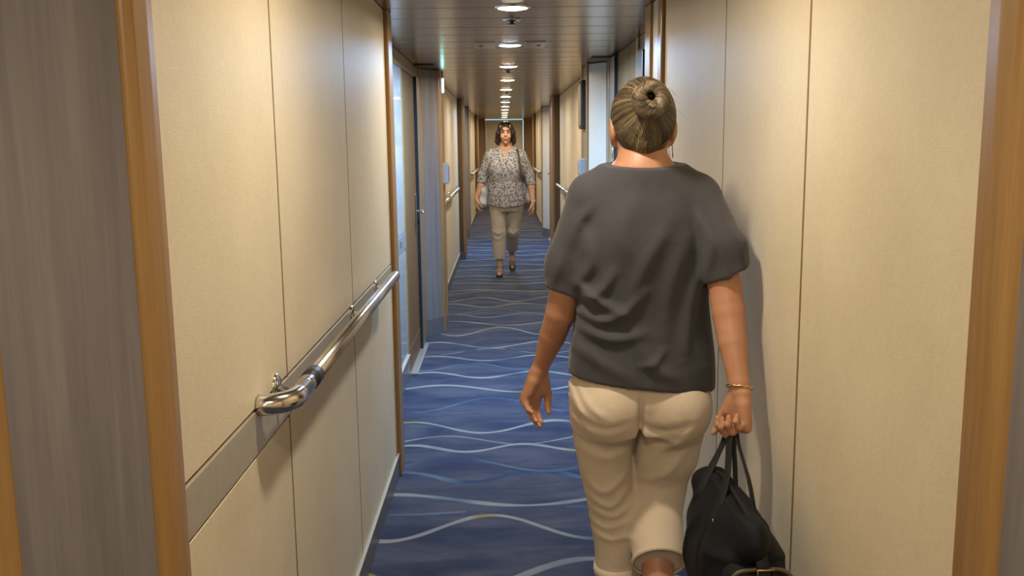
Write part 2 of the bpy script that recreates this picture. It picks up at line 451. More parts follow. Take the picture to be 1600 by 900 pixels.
def cream_stretch(wall, side, x, y0, y1, n, mat=None):
    st = (y1 - y0) / n
    for i in range(n):
        a, b = y0 + i * st, y0 + (i + 1) * st
        panel(wall, side, x, a, b, 0.966, HC, mat or MAT['cream'], 'upper_panel')
        panel(wall, side, x, a, b, 0.108, 0.874, mat or MAT['cream'], 'lower_panel')
        panel(wall, side, x, a, b, 0.876, 0.964, MAT['plate'], 'bumper_plate', gap=0.001, proud=0.002)
    baseboard(wall, side, x, y0, y1)

def column(wall, side, x_wall, x_face, y0, y1):
    """projecting pier: brown side towards the camera, oak on the corridor face"""
    xa, xb = x_wall + 0.01 * side, x_face
    box('pier_side', (min(xa, xb), y0 - 0.012, 0.10), (max(xa, xb), y0, HC), MAT['dark_brown'], wall, 0.002)
    box('baseboard', (min(xa, xb), y0 - 0.02, 0.0), (max(xa, xb), y0 - 0.002, 0.10), MAT['base'], wall, 0.002)
    trim(wall, side, x_face, y0 - 0.015, y0 + 0.09, MAT['oak'], 0.010)
    panel(wall, side, x_face, y0 + 0.09, y1 - 0.07, 0.1, HC, MAT['greywood'], 'column_face')
    panel(wall, side, x_face, y0 + 0.02, y1 - 0.01, 0.0, 0.1, MAT['base'], 'baseboard', proud=0.004)
    trim(wall, side, x_face, y1 - 0.07, y1, MAT['oak'], 0.010)

def far_recess(wall, side, x, x_in, y0, y1, ya, yb, face_mat, col_end):
    """recess stretch of white panel, then the angled panel and a pier face with oak edges"""
    panel(wall, side, x, y0, y0 + 1.15, 0.12, HC, MAT['white'], 'white_panel')
    trim(wall, side, x, y0 + 1.15, y0 + 1.21, MAT['oak'], 0.01)
    baseboard(wall, side, x, y0, y0 + 1.15, 0.12)
    angled(wall, side, (x - 0.012 * side, ya), (x_in + 0.006 * side, yb), face_mat, lift=0.004)
    angled(wall, side, (x - 0.012 * side, ya), (x_in + 0.006 * side, yb), MAT['base'], 'baseboard', 0, 0.13, lift=0.009)
    trim(wall, side, x, ya - 0.06, ya, MAT['oak'], 0.01)
    trim(wall, side, x_in, yb - 0.01, yb + 0.07, MAT['oak'], 0.008)
    panel(wall, side, x_in, yb + 0.07, col_end - 0.05, 0.1, HC, MAT['greywood'], 'column_face')
    trim(wall, side, x_in, col_end - 0.06, col_end, MAT['oak'], 0.008)

cream_stretch(wl, -1, -0.575, 7.5, 11.76, 4)
column(wl, -1, -0.575, -0.507, 11.78, 12.14)
far_recess(wl, -1, -0.65, -0.545, 12.14, 14.45, 14.45, 14.70, MAT['greywood'], 14.95)
cream_stretch(wl, -1, -0.575, 14.95, 18.78, 4)
column(wl, -1, -0.575, -0.51, 18.8, 19.15)
panel(wl, -1, -0.62, 19.15, Y_END, 0.1, HC, MAT['cream'], 'recess_panel')

# ---- right wall
RX, RR = 0.622, 0.74
angled(wr, 1, (0.748, 0.935), (0.622, 1.09), MAT['greywood'], lift=0.006)
prism('trim', [(0.620, 1.082), (0.605, 1.098), (0.600, 1.13), (0.606, 1.172), (0.64, 1.175), (0.64, 1.08)], 0, HC, MAT['oak'], wr, 0.004)
prism('trim', [(0.77, 0.89), (0.748, 0.905), (0.739, 0.935), (0.75, 0.948), (0.775, 0.94)], 0, HC, MAT['oak'], wr, 0.003)
box('edge_bead', (0.614, 1.172, 0.0), (0.63, 1.186, HC), MAT['cream_pale'], wr, 0.002)
panel(wr, 1, 0.76, -1.2, 0.89, 0.1, HC, MAT['cream'], 'recess_panel')
panel(wr, 1, 0.76, Y_BACK, -1.2, 0.1, HC, MAT['cream'], 'recess_panel')
jr = [1.188, 1.895, 2.61, 3.58]
for i in range(3):
    panel(wr, 1, RX, jr[i], jr[i + 1], 0.108, HC, MAT['cream'], 'wall_panel')
baseboard(wr, 1, RX, 1.188, 3.58)
for yj, wj in ((1.895, 0.0048), (2.61, 0.002)):
    box('joint_strip', (RX - 0.0006, yj - wj, 0.108), (RX + 0.010, yj + wj, HC), MAT['joint'], wr)
trim(wr, 1, RX, 3.58, 3.665, MAT['oak'], 0.016); panel(wr, 1, RX, 3.665, 3.85, 0.1, HC, MAT['cream_pale'], 'column_face', proud=0.004)
trim(wr, 1, RX, 3.85, 3.99, MAT['oak'], 0.016)
panel(wr, 1, RX, 3.665, 3.85, 0.0, 0.1, MAT['base'], 'baseboard', proud=0.008)
# recess 1 right
trim(wr, 1, RR, 4.02, 5.10, MAT['oak'], 0.008, 1.945, 1.97, 'header_trim')
panel(wr, 1, RR, 4.0, 5.05, 1.97, HC, MAT['brown'], 'header_panel')
panel(wr, 1, RR, 4.82, 5.04, 0.1, 1.945, MAT['white'], 'white_panel')
trim(wr, 1, RR, 5.04, 5.12, MAT['oak'], 0.012)
panel(wr, 1, RR, 5.12, 5.95, 0.1, HC, MAT['oak_door'], 'wood_panel')
baseboard(wr, 1, RR, 4.82, 6.0)
trim(wr, 1, RR, 6.40, 6.50, MAT['oak'], 0.012)
panel(wr, 1, RR, 6.18, 6.40, 0.0, HC, MAT['brown'], 'side_panel', proud=0.004)
angled(wr, 1, (0.730, 6.535), (0.622, 6.688), MAT['cream_pale'], lift=0.004)
angled(wr, 1, (0.730, 6.535), (0.622, 6.688), MAT['base'], 'baseboard', 0, 0.135, lift=0.009)
trim(wr, 1, 0.612, 6.69, 6.78, MAT['oak'], 0.008)
panel(wr, 1, 0.612, 6.78, 7.09, 0.1, HC, MAT['greywood'], 'column_face')
panel(wr, 1, 0.612, 6.78, 7.16, 0.0, 0.1, MAT['base'], 'baseboard', proud=0.003)
trim(wr, 1, 0.612, 7.09, 7.16, MAT['oak'], 0.008)
cream_stretch(wr, 1, 0.69, 7.16, 11.23, 4)
column(wr, 1, 0.69, 0.605, 11.25, 11.75)
far_recess(wr, 1, 0.74, 0.622, 11.75, 14.45, 14.45, 14.75, MAT['cream_pale'], 14.95)
cream_stretch(wr, 1, 0.66, 14.95, 18.58, 4)
column(wr, 1, 0.66, 0.61, 18.6, 18.95)
panel(wr, 1, 0.72, 18.95, Y_END, 0.1, HC, MAT['cream'], 'recess_panel')

# ---- end wall with a pale door, and the wall behind the camera
we = tag(box('wall_end', (-0.86, Y_END, 0), (0.98, Y_END + 0.15, HC + 0.02), MAT['brown']), 'wall closing the far end of the corridor', kind='structure')
box('side_panel', (-0.62, Y_END - 0.012, 0.1), (-0.40, Y_END, HC), MAT['oak'], we, 0.002)
box('side_panel', (0.48, Y_END - 0.012, 0.1), (0.74, Y_END, HC), MAT['oak'], we, 0.002)
de = tag(empty('door_1', (0.04, Y_END - 0.02, 0)), 'plain beige door with grey kick panel at the far end of the corridor', kind='structure')
box('door_leaf', (-0.36, Y_END - 0.04, 0.40), (0.44, Y_END - 0.005, 2.0), MAT['cream'], de, 0.003)
box('kick_panel', (-0.36, Y_END - 0.045, 0.02), (0.44, Y_END - 0.005, 0.40), MAT['plate_grey'], de, 0.003)
for nm, lo, hi in (('jamb', (-0.41, Y_END - 0.07, 0), (-0.36, Y_END, HC)), ('jamb', (0.44, Y_END - 0.07, 0), (0.49, Y_END, HC)), ('head_jamb', (-0.41, Y_END - 0.09, 2.0), (0.49, Y_END, HC))):
    box(nm, lo, hi, MAT['steel'], de, 0.004)
MAT['added_glow'] = m_emit('added_cyan_glow', (0.45, 0.85, 1.0), 0.9)  # glow added to stand in for the cyan line of light around the doorway
box('added_glow_line', (-0.41, Y_END - 0.10, 2.012), (0.47, Y_END - 0.09, 2.028), MAT['added_glow'], de, 0.002)
box('added_glow_line', (0.460, Y_END - 0.08, 0.9), (0.475, Y_END - 0.07, 2.0), MAT['added_glow'], de, 0.002)
tag(box('wall_back', (-0.86, Y_BACK - 0.15, 0), (0.98, Y_BACK, HC + 0.02), MAT['cream']), 'cream wall behind the viewer', kind='structure')

# ---- doors in the recesses
def cabin_door(name, side, x, y0, y1, label, leaf_mat, handle_far=True, gap=True, ztop=1.945):
    d = tag(empty(name, (x, (y0 + y1) / 2, 0)), label, kind='structure')
    xa, xb = x - 0.004 * side, x + 0.02 * side
    lo_x, hi_x = min(xa, xb), max(xa, xb)
    box('door_leaf', (lo_x, y0 + 0.004, 0.17), (hi_x, y1 - 0.002, ztop - 0.004), leaf_mat, d, 0.002)
    box('kick_plate', (lo_x - (0.002 if side > 0 else 0), y0 + 0.004, 0.02), (hi_x + (0.002 if side < 0 else 0), y1 - 0.002, 0.17), MAT['oak_door'], d, 0.002)
    xj = x - 0.026 * side
    box('door_gap', (min(xj + 0.001 * side, xb), y1 - 0.002, 0.0), (max(xj + 0.001 * side, xb), y1 + 0.010, ztop), MAT['black'], d)
    box('jamb', (min(xj, xb), y1 + 0.010, 0), (max(xj, xb), y1 + 0.24, ztop), MAT['steel_door'], d, 0.003)
    yh = (y1 - 0.09) if handle_far else (y0 + 0.09)
    xs = x - 0.006 * side
    hp = box('handle_plate', (min(xs, xs - 0.006 * side), yh - 0.02, 0.86), (max(xs, xs - 0.006 * side), yh + 0.02, 1.14), MAT['chrome'], d, 0.004)
    xo = xs - 0.055 * side
    pts = [(xs, yh, 1.02), (xo + 0.012 * side, yh, 1.02), (xo, yh - 0.012, 1.02), (xo, yh - 0.11, 1.015)]
    tube('lever', bez(pts, 5), 0.009, MAT['chrome'], hp, 10)
    xt = x - 0.05 * side
    box('threshold', (min(xt, xb), y0 - 0.0, 0.0), (max(xt, xb), y1 + 0.20, 0.016), MAT['threshold'], d, 0.003)
    return d
MAT['steel_door'] = m_plain('painted_door_frame', (0.25, 0.215, 0.175), 0.32, 0.3, 0.06, 30)
cabin_door('door_2', -1, -0.622, 5.78, 6.50, 'oak cabin door with steel lever handle in the nearest left recess', MAT['oak_door'])
trim(wl, -1, xr, 5.755, 5.785, MAT['oak'], 0.006, 0, 1.95)
d3 = cabin_door('door_3', 1, 0.742, 4.03, 4.78, 'wooden cabin door in the right recess above the head of the near woman', MAT['oak_door'], handle_far=False)
cabin_door('door_4', 1, 0.742, 5.45, 5.98, 'brown door with black edge gap beside the pale angled panel on the right', MAT['oak_door'], ztop=2.03)
cabin_door('door_5', -1, -0.648, 13.40, 14.10, 'oak cabin door in the middle left recess', MAT['oak_door'])
cabin_door('door_6', 1, 0.738, 13.00, 14.10, 'oak cabin door in the middle right recess', MAT['oak_door'])

# ------------------------------------------------------------------ handrails
def handrail(side, x_rail, x_wall, y0, y1, z, label, brackets, near_return=True, joint=None, r=0.019):
    root = empty('handrail', (x_wall, (y0 + y1) / 2, 0), label, 'handrail', 'steel handrails along the corridor')
    s = -side
    pts = []
    if near_return:
        e = 0.06
        elbow = [(x_wall + 0.004 * s, y0, z), (x_rail - e * s * 0.9, y0, z)]
        for a in range(1, 8):
            t = a / 8 * math.pi / 2
            elbow.append((x_rail - e * s + e * s * math.sin(t), y0 + e - e * math.cos(t), z))
        elbow.append((x_rail, y0 + e, z)); elbow.append((x_rail, y0 + 0.13, z))
        tube('elbow', elbow, r * 1.16, MAT['chrome'], root, 16)
        ys = y0 + 0.13
    else: ys = y0
    if joint:
        tube('joint_sleeve', [(x_rail, ys, z), (x_rail, joint[0], z)], r * 1.04, MAT['steel'], root, 16)
        tube('joint_collar', [(x_rail, joint[0], z), (x_rail, joint[1], z)], r * 1.14, MAT['black'], root, 16)
        ys = joint[1]
    tube('rail', [(x_rail, ys, z), (x_rail, y1 - 0.008, z), (x_rail, y1, z)], [r, r, r * 0.7], MAT['steel'], root, 16)
    for nb, yb in enumerate(brackets):
        zb = z if nb == 0 else z - 0.028
        b = tube('bracket', bez([(x_wall, yb, zb), (x_wall + 0.03 * s, yb, min(zb, z - 0.012)), (x_rail, yb, z - 0.016)], 4), 0.0075, MAT['chrome'], root, 10)
        lathe('bracket_rose', [(0.0, 0.0), (0.028, 0.0), (0.028, 0.006 * s), (0.02, 0.011 * s), (0.0, 0.012 * s)], (x_wall, yb, zb), MAT['chrome'], b, 20, 'x')
    return root
handrail(-1, -0.43, -0.497, 1.765, 3.57, 0.972, 'long steel handrail with black collar on the near left cream wall', [1.91, 2.9, 3.45], True, (1.945, 2.01))
handrail(-1, -0.505, -0.577, 7.72, 10.2, 0.985, 'short-looking steel handrail on the left wall just past the grey angled panel', [8.05, 9.6])
handrail(1, 0.62, 0.692, 7.6, 10.6, 1.0, 'steel handrail on the right wall half hidden by the near woman', [8.3, 9.9])
handrail(-1, -0.505, -0.577, 15.2, 18.0, 0.985, 'distant steel handrail on the left wall behind the walking woman', [15.5, 17.5])
handrail(1, 0.59, 0.662, 15.1, 18.0, 1.0, 'distant steel handrail on the right wall beside the far white pier', [15.4, 17.5])

# ------------------------------------------------------------------ ceiling lamps and fittings
def downlight(x, y, cool, label, watts, size=0.062):
    root = empty('downlight', (x, y, HC - 0.012), label, 'ceiling lamp', 'round downlights in a row along the ceiling')
    lathe('rim', [(size, 0.0), (size + 0.008, 0.0), (size + 0.013, 0.004), (size + 0.014, 0.008), (size, 0.008)], (x, y, HC - 0.006), MAT['chrome'], root, 32)
    lathe('diffuser', [(0.0, 0.0), (size * 0.7, 0.001), (size, 0.005), (size, 0.012), (0.0, 0.012)], (x, y, HC - 0.011), MAT['glow_cool' if cool else 'glow_warm'], root, 32)
    L = bpy.data.lights.new('downlight_bulb', 'AREA'); L.shape = 'DISK'; L.size = size * 1.8
    L.energy = watts; L.color = COOL if cool else WARM; L.spread = math.radians(172)
    lo = bpy.data.objects.new('downlight_bulb', L); COL.objects.link(lo); lo.parent = root; lo.location = (0, 0, -0.003)
    return root
ordn = ['first', 'second', 'third', 'fourth', 'fifth', 'sixth', 'seventh', 'eighth', 'ninth', 'tenth', 'eleventh', 'twelfth']
LY0, LST, LXC = 3.945, 1.47, 0.047
for k in range(-4, 12):
    yy = LY0 + LST * k if k >= 0 else 1.93 + LST * (k + 1)
    if yy > Y_END - 0.3: break
    cool = k in (1, 6)
    if k < 0: lab = ('', 'warm downlight above the near woman, just out of the picture', 'warm downlight above the near grey corner panels, out of the picture', 'warm downlight above the viewer, out of the picture', 'warm downlight behind the viewer, out of the picture')[-k]
    else: lab = f'{"cool white" if cool else "warm white"} round downlight, {ordn[k]} along the ceiling from the near end'
    downlight(LXC if k < 4 else 0.04, yy, cool, lab, LAMP_W * (7.8 if k == 1 else 5.4 if cool else 0.92 if k == -1 else 1.0))

def sprinkler(x, y, label):
    root = empty('sprinkler', (x, y, HC - 0.03), label, 'sprinkler', 'sprinkler heads between the downlights')
    lathe('rosette', [(0.012, 0.0), (0.030, 0.004), (0.042, 0.008), (0.042, 0.012), (0.012, 0.012)], (x, y, HC - 0.012), MAT['chrome'], root, 24)
    lathe('nozzle', [(0.0, 0.0), (0.016, 0.0), (0.016, 0.003), (0.007, 0.006), (0.009, 0.014), (0.0, 0.014)], (x, y, HC - 0.022), MAT['dark'], root, 16)
for k, lab in ((0, 'small round sprinkler head behind the nearest downlight'), (2, 'small sprinkler head behind the third downlight'), (4, 'small sprinkler head behind the fifth downlight')):
    sprinkler(LXC, LY0 + LST * k + 0.38, lab)
hatch = empty('access_hatch', (LXC, LY0 + LST, HC - 0.006), 'thin polished plate around the cool second downlight', 'ceiling hatch')
for a_, b_ in ((-0.20, -0.085), (0.085, 0.20)):
    box('hatch_plate', (LXC + a_, LY0 + LST - 0.16, HC - 0.006), (LXC + b_, LY0 + LST + 0.16, HC + 0.001), MAT['steel'], hatch, 0.002)
for sx in (-0.165, 0.165):
    lathe('screw', [(0.0, 0.0), (0.012, 0.001), (0.012, 0.004), (0.0, 0.004)], (LXC + sx, LY0 + LST, HC - 0.009), MAT['dark'], hatch, 14)
for sx, yy, lab in ((-0.555, 6.72, 'dark ceiling slot vent above the left grey angled panel'), (0.67, 6.30, 'dark ceiling slot vent above the right pale angled panel'), (-0.60, 14.3, 'dark slot vent above the middle left recess')):
    v = empty('slot_vent', (sx, yy, HC - 0.01), lab, 'vent', 'dark slot vents in the ceiling')
    box('vent_frame', (sx - 0.075, yy - 0.10, HC - 0.008), (sx + 0.075, yy + 0.10, HC + 0.002), MAT['dark'], v, 0.002)
    for q in range(4):
        box('slat', (sx - 0.07, yy - 0.08 + q * 0.045, HC - 0.011), (sx + 0.07, yy - 0.06 + q * 0.045, HC - 0.006), MAT['brown'], v)

# ------------------------------------------------------------------ things on the walls
sg = empty('exit_sign', (-0.47, 7.34, 1.87), 'glowing cyan exit sign jutting from the left pier near the ceiling', 'sign')
box('sign_body', (-0.472, 7.30, 1.87), (-0.457, 7.325, 1.99), MAT['grey_plastic'], sg, 0.004)
box('sign_face', (-0.472, 7.29, 1.876), (-0.455, 7.30, 1.984), MAT['glow_sign'], sg, 0.003)
def wall_box(name, x, side, y0, y1, z0, z1, depth, label, cat, mats):
    r = empty(name, (x, (y0 + y1) / 2, z0), label, cat)
    xa, xb = x, x - depth * side
    box('housing', (min(xa, xb), y0, z0), (max(xa, xb), y1, z1), mats[0], r, 0.006)
    xc = xb - 0.006 * side
    box('cover', (min(xb, xc), y0 + 0.015, z0 + 0.02), (max(xb, xc), y1 - 0.015, z1 - 0.02), mats[1], r, 0.003)
    return r
wall_box('hand_sanitizer', -0.48, -1, 7.26, 7.38, 1.17, 1.33, 0.045, 'small grey dispenser box on the left pier past the angled panel', 'dispenser', (MAT['grey_plastic'], MAT['plate_grey']))
wall_box('notice_holder', -0.575, -1, 7.62, 7.72, 1.60, 1.74, 0.03, 'small brown box on the left wall under the cyan sign', 'wall box', (MAT['brown'], MAT['oak']))
wall_box('notice_board', 0.612, 1, 6.82, 7.06, 1.58, 1.93, 0.035, 'dark framed notice seen edge on, high on the right pier', 'notice', (MAT['dark'], MAT['brown']))
wall_box('call_box', 0.612, 1, 6.84, 6.98, 1.23, 1.36, 0.045, 'small grey call box on the right pier above the near shoulder', 'call box', (MAT['grey_plastic'], MAT['white']))

# ------------------------------------------------------------------ implicit surfaces: one continuous mesh per body or garment
class Field:
    def __init__(s, lo, hi, h):
        s.lo = np.array(lo, np.float32); s.h = h
        s.n = np.ceil((np.array(hi) - s.lo) / h).astype(int) + 1
        s.a = np.full(s.n, 1.0, np.float32)
        s.ax = [s.lo[i] + h * np.arange(s.n[i], dtype=np.float32) for i in range(3)]
    def sl(s, lo, hi):
        out = []
        for i in range(3):
            a = int(max(0, math.floor((lo[i] - s.lo[i]) / s.h))); b = int(min(s.n[i], math.ceil((hi[i] - s.lo[i]) / s.h) + 1))
            if b <= a: return None
            out.append(slice(a, b))
        return tuple(out)
    def grid(s, sl):
        return (s.ax[0][sl[0]][:, None, None], s.ax[1][sl[1]][None, :, None], s.ax[2][sl[2]][None, None, :])
    def put(s, fn, lo, hi, k=0.01, op='add'):
        m = 0.03 + k
        sl = s.sl([v - m for v in lo], [v + m for v in hi])
        if sl is None: return
        d = fn(*s.grid(sl)); a = s.a[sl]
        if op == 'add':
            hh = np.clip(0.5 + 0.5 * (a - d) / k, 0, 1); s.a[sl] = a * (1 - hh) + d * hh - k * hh * (1 - hh)
        elif op == 'sub':
            d = -d; hh = np.clip(0.5 - 0.5 * (a - d) / k, 0, 1); s.a[sl] = a * (1 - hh) + d * hh + k * hh * (1 - hh)
    # --- solids
    def cone(s, a, b, ra, rb, k=0.012, op='add', sq=None):
        """capsule from a to b with changing radius; sq=(axis vector, factor) flattens it"""
        a = np.array(a, np.float32); b = np.array(b, np.float32); ab = b - a; L2 = float(ab @ ab) + 1e-12
        R = max(ra, rb) * 1.05
        def fn(x, y, z):
            px, py, pz = x - a[0], y - a[1], z - a[2]
            t = np.clip((px * ab[0] + py * ab[1] + pz * ab[2]) / L2, 0, 1)
            dx, dy, dz = px - ab[0] * t, py - ab[1] * t, pz - ab[2] * t
            d2 = dx * dx + dy * dy + dz * dz
            if sq is not None:
                n, f = sq; c = dx * n[0] + dy * n[1] + dz * n[2]
                d2 = d2 + c * c * (1.0 / (f * f) - 1.0)
            return np.sqrt(d2) - (ra + (rb - ra) * t)
        s.put(fn, np.minimum(a, b) - R, np.maximum(a, b) + R, k, op)
    def ell(s, c, r, k=0.012, op='add', rot=None):
        c = np.array(c, np.float32); r = np.array(r, np.float32)
        M = np.eye(3, dtype=np.float32) if rot is None else np.array(rot, np.float32)
        R = float(r.max())
        def fn(x, y, z):
            px, py, pz = x - c[0], y - c[1], z - c[2]
            q = [(M[i][0] * px + M[i][1] * py + M[i][2] * pz) for i in range(3)]
            k0 = np.sqrt((q[0] / r[0]) ** 2 + (q[1] / r[1]) ** 2 + (q[2] / r[2]) ** 2)
            k1 = np.sqrt((q[0] / r[0] ** 2) ** 2 + (q[1] / r[1] ** 2) ** 2 + (q[2] / r[2] ** 2) ** 2)
            return k0 * (k0 - 1.0) / np.maximum(k1, 1e-4)
        s.put(fn, c - R, c + R, k, op)
    def loft(s, sec, n=2.3, k=0.012, op='add'):
        """sections (z, cx, cy, a, b) stacked upwards"""
        sec = sorted(sec); zz = np.array([q[0] for q in sec])
        fine = np.linspace(zz[0], zz[-1], 160)
        P = []
        for i in range(1, 5):
            v = np.interp(fine, zz, [q[i] for q in sec]); kk = np.ones(15) / 15
            v = np.convolve(np.pad(v, 7, mode='edge'), kk, 'valid'); P.append(v)
        lo = (min(q[1] - q[3] for q in sec), min(q[2] - q[4] for q in sec), zz[0]); hi = (max(q[1] + q[3] for q in sec), max(q[2] + q[4] for q in sec), zz[-1])
        def fn(x, y, z):
            zr = z.ravel(); g = [np.interp(zr, fine, v).astype(np.float32)[None, None, :] for v in P]
            r = ((np.abs(x - g[0]) / g[2]) ** n + (np.abs(y - g[1]) / g[3]) ** n) ** (1.0 / n)
            f = (r - 1.0) * np.minimum(g[2], g[3])
            return np.maximum(f, np.maximum(zz[0] - z, z - zz[-1]))
        s.put(fn, lo, hi, k, op)
    def cut(s, p, n, lo=None, hi=None):
        """remove what lies on the side n points to (inside the box lo..hi)"""
        lo = s.lo if lo is None else lo; hi = s.lo + s.h * s.n if hi is None else hi
        sl = s.sl(lo, hi)
        if sl is None: return
        x, y, z = s.grid(sl); n = np.array(n) / np.linalg.norm(n)
        s.a[sl] = np.maximum(s.a[sl], (x - p[0]) * n[0] + (y - p[1]) * n[1] + (z - p[2]) * n[2])
    def hollow(s, p, n, depth, thick, lo=None, hi=None):
        """open a garment at a hem: carve its inside for `depth` behind the plane (p, n)"""
        lo = s.lo if lo is None else lo; hi = s.lo + s.h * s.n if hi is None else hi
        sl = s.sl(lo, hi)
        if sl is None: return
        x, y, z = s.grid(sl); n = np.array(n) / np.linalg.norm(n)
        d = (x - p[0]) * n[0] + (y - p[1]) * n[1] + (z - p[2]) * n[2]
        inner = np.maximum(s.a[sl] + thick, -(d + depth))
        s.a[sl] = np.maximum(s.a[sl], -inner)
    def ridge(s, pts, amp, wid, axes=(0, 2), lo=None, hi=None):
        """a soft fold along a polyline given in two axes"""
        lo = list(s.lo) if lo is None else list(lo); hi = list(s.lo + s.h * s.n) if hi is None else list(hi)
        P = np.array([tuple(q)[:2] for q in bez([(a_, b_, 0.0) for a_, b_ in pts], 5)], np.float32)
        for i, ax in enumerate(axes):
            lo[ax] = max(lo[ax], P[:, i].min() - 3 * wid); hi[ax] = min(hi[ax], P[:, i].max() + 3 * wid)
        sl = s.sl(lo, hi)
        if sl is None: return
        g = s.grid(sl); u, v = g[axes[0]], g[axes[1]]
        best = None; L = len(P) - 1
        for i in range(L):
            a, b = P[i], P[i + 1]; ab = b - a
            t = np.clip(((u - a[0]) * ab[0] + (v - a[1]) * ab[1]) / (ab @ ab + 1e-12), 0, 1)
            d2 = (u - a[0] - ab[0] * t) ** 2 + (v - a[1] - ab[1] * t) ** 2
            fade = np.sin(np.pi * np.clip((i + t) / L, 0.04, 0.96)) ** 0.6
            e = fade * np.exp(-d2 / (wid * wid))
            best = e if best is None else np.maximum(best, e)
        s.a[sl] = s.a[sl] - amp * best
    def merge(s, o, k=0.012):
        hh = np.clip(0.5 + 0.5 * (s.a - o.a) / k, 0, 1); s.a = s.a * (1 - hh) + o.a * hh - k * hh * (1 - hh)
    def wave(s, amp, vec, phase=0.0, lo=None, hi=None):
        lo = s.lo if lo is None else lo; hi = s.lo + s.h * s.n if hi is None else hi
        sl = s.sl(lo, hi)
        if sl is None: return
        x, y, z = s.grid(sl)
        s.a[sl] = s.a[sl] - amp * np.sin(x * vec[0] + y * vec[1] + z * vec[2] + phase)
    # --- surface nets
    def mesh(s, name, relax=1):
        a = s.a; neg = a < 0
        nx, ny, nz = [v - 1 for v in a.shape]
        cnt = np.zeros((nx, ny, nz), np.int8)
        for dx in (0, 1):
            for dy in (0, 1):
                for dz in (0, 1): cnt += neg[dx:nx + dx, dy:ny + dy, dz:nz + dz]
        act = (cnt > 0) & (cnt < 8)
        I = np.argwhere(act); idx = np.full(act.shape, -1, np.int64); idx[act] = np.arange(len(I))
        acc = np.zeros((len(I), 3)); num = np.zeros(len(I))
        corners = [(i, j, k) for i in (0, 1) for j in (0, 1) for k in (0, 1)]
        val = {c: a[I[:, 0] + c[0], I[:, 1] + c[1], I[:, 2] + c[2]] for c in corners}
        for c in corners:
            for ax in range(3):
                if c[ax]: continue
                e = list(c); e[ax] = 1; e = tuple(e)
                v0, v1 = val[c], val[e]; m = (v0 < 0) != (v1 < 0)
                t = v0[m] / (v0[m] - v1[m])
                p = np.zeros((m.sum(), 3)) + np.array(c); p[:, ax] += t
                acc[m] += p; num[m] += 1
        V = (I + acc / num[:, None]) * s.h + s.lo
        quads = []
        for ax in range(3):
            u, v = [(1, 2), (2, 0), (0, 1)][ax]
            sl0 = [slice(None)] * 3; sl1 = [slice(None)] * 3
            sl0[ax] = slice(0, -1); sl1[ax] = slice(1, None)
            n0, n1 = neg[tuple(sl0)], neg[tuple(sl1)]
            E = np.argwhere(n0 != n1)
            ok = (E[:, u] > 0) & (E[:, v] > 0) & (E[:, u] < a.shape[u] - 1) & (E[:, v] < a.shape[v] - 1)
            E = E[ok]; f = n0[E[:, 0], E[:, 1], E[:, 2]]
            def at(du, dv):
                q = E.copy(); q[:, u] -= du; q[:, v] -= dv
                return idx[q[:, 0], q[:, 1], q[:, 2]]
            q = np.stack([at(1, 1), at(0, 1), at(0, 0), at(1, 0)], 1)
            q[~f] = q[~f][:, ::-1]
            quads.append(q)
        Q = np.concatenate(quads)
        for _ in range(relax):                                   # a touch of smoothing along the surface
            sm = np.zeros_like(V); c = np.zeros(len(V))
            for i in range(4):
                p, n_ = Q[:, i], Q[:, (i + 1) % 4]
                for ax in range(3):
                    sm[:, ax] += np.bincount(p, V[n_, ax], len(V)) + np.bincount(n_, V[p, ax], len(V))
                c += np.bincount(p, minlength=len(V)) + np.bincount(n_, minlength=len(V))
            V = V * 0.45 + 0.55 * sm / np.maximum(c, 1)[:, None]
        me = bpy.data.meshes.new(name)
        me.vertices.add(len(V)); me.vertices.foreach_set('co', V.astype(np.float32).ravel())
        me.loops.add(Q.size); me.loops.foreach_set('vertex_index', Q.ravel().astype(np.int32))
        me.polygons.add(len(Q)); me.polygons.foreach_set('loop_start', np.arange(0, Q.size, 4, dtype=np.int32))
        me.update(calc_edges=True); me.validate(); smooth(me)
        return me

def nrm(v):
    v = np.array(v, float); return v / np.linalg.norm(v)

def hand(f, wrist, d, n, curl, spread=0.004, scale=1.0, thumb=(0.55, 0.3), k=0.004, lens=(0.072, 0.080, 0.074, 0.058), thumb_down=0.4):
    """palm, four fingers of unequal length and a thumb; d down the palm, n out of the palm; returns the middle of the grip"""
    d = nrm(d); n = nrm(np.array(n) - d * np.dot(n, d)); return _hand(f, np.array(wrist, float), d, n, curl, spread, scale, thumb, k, lens, thumb_down)

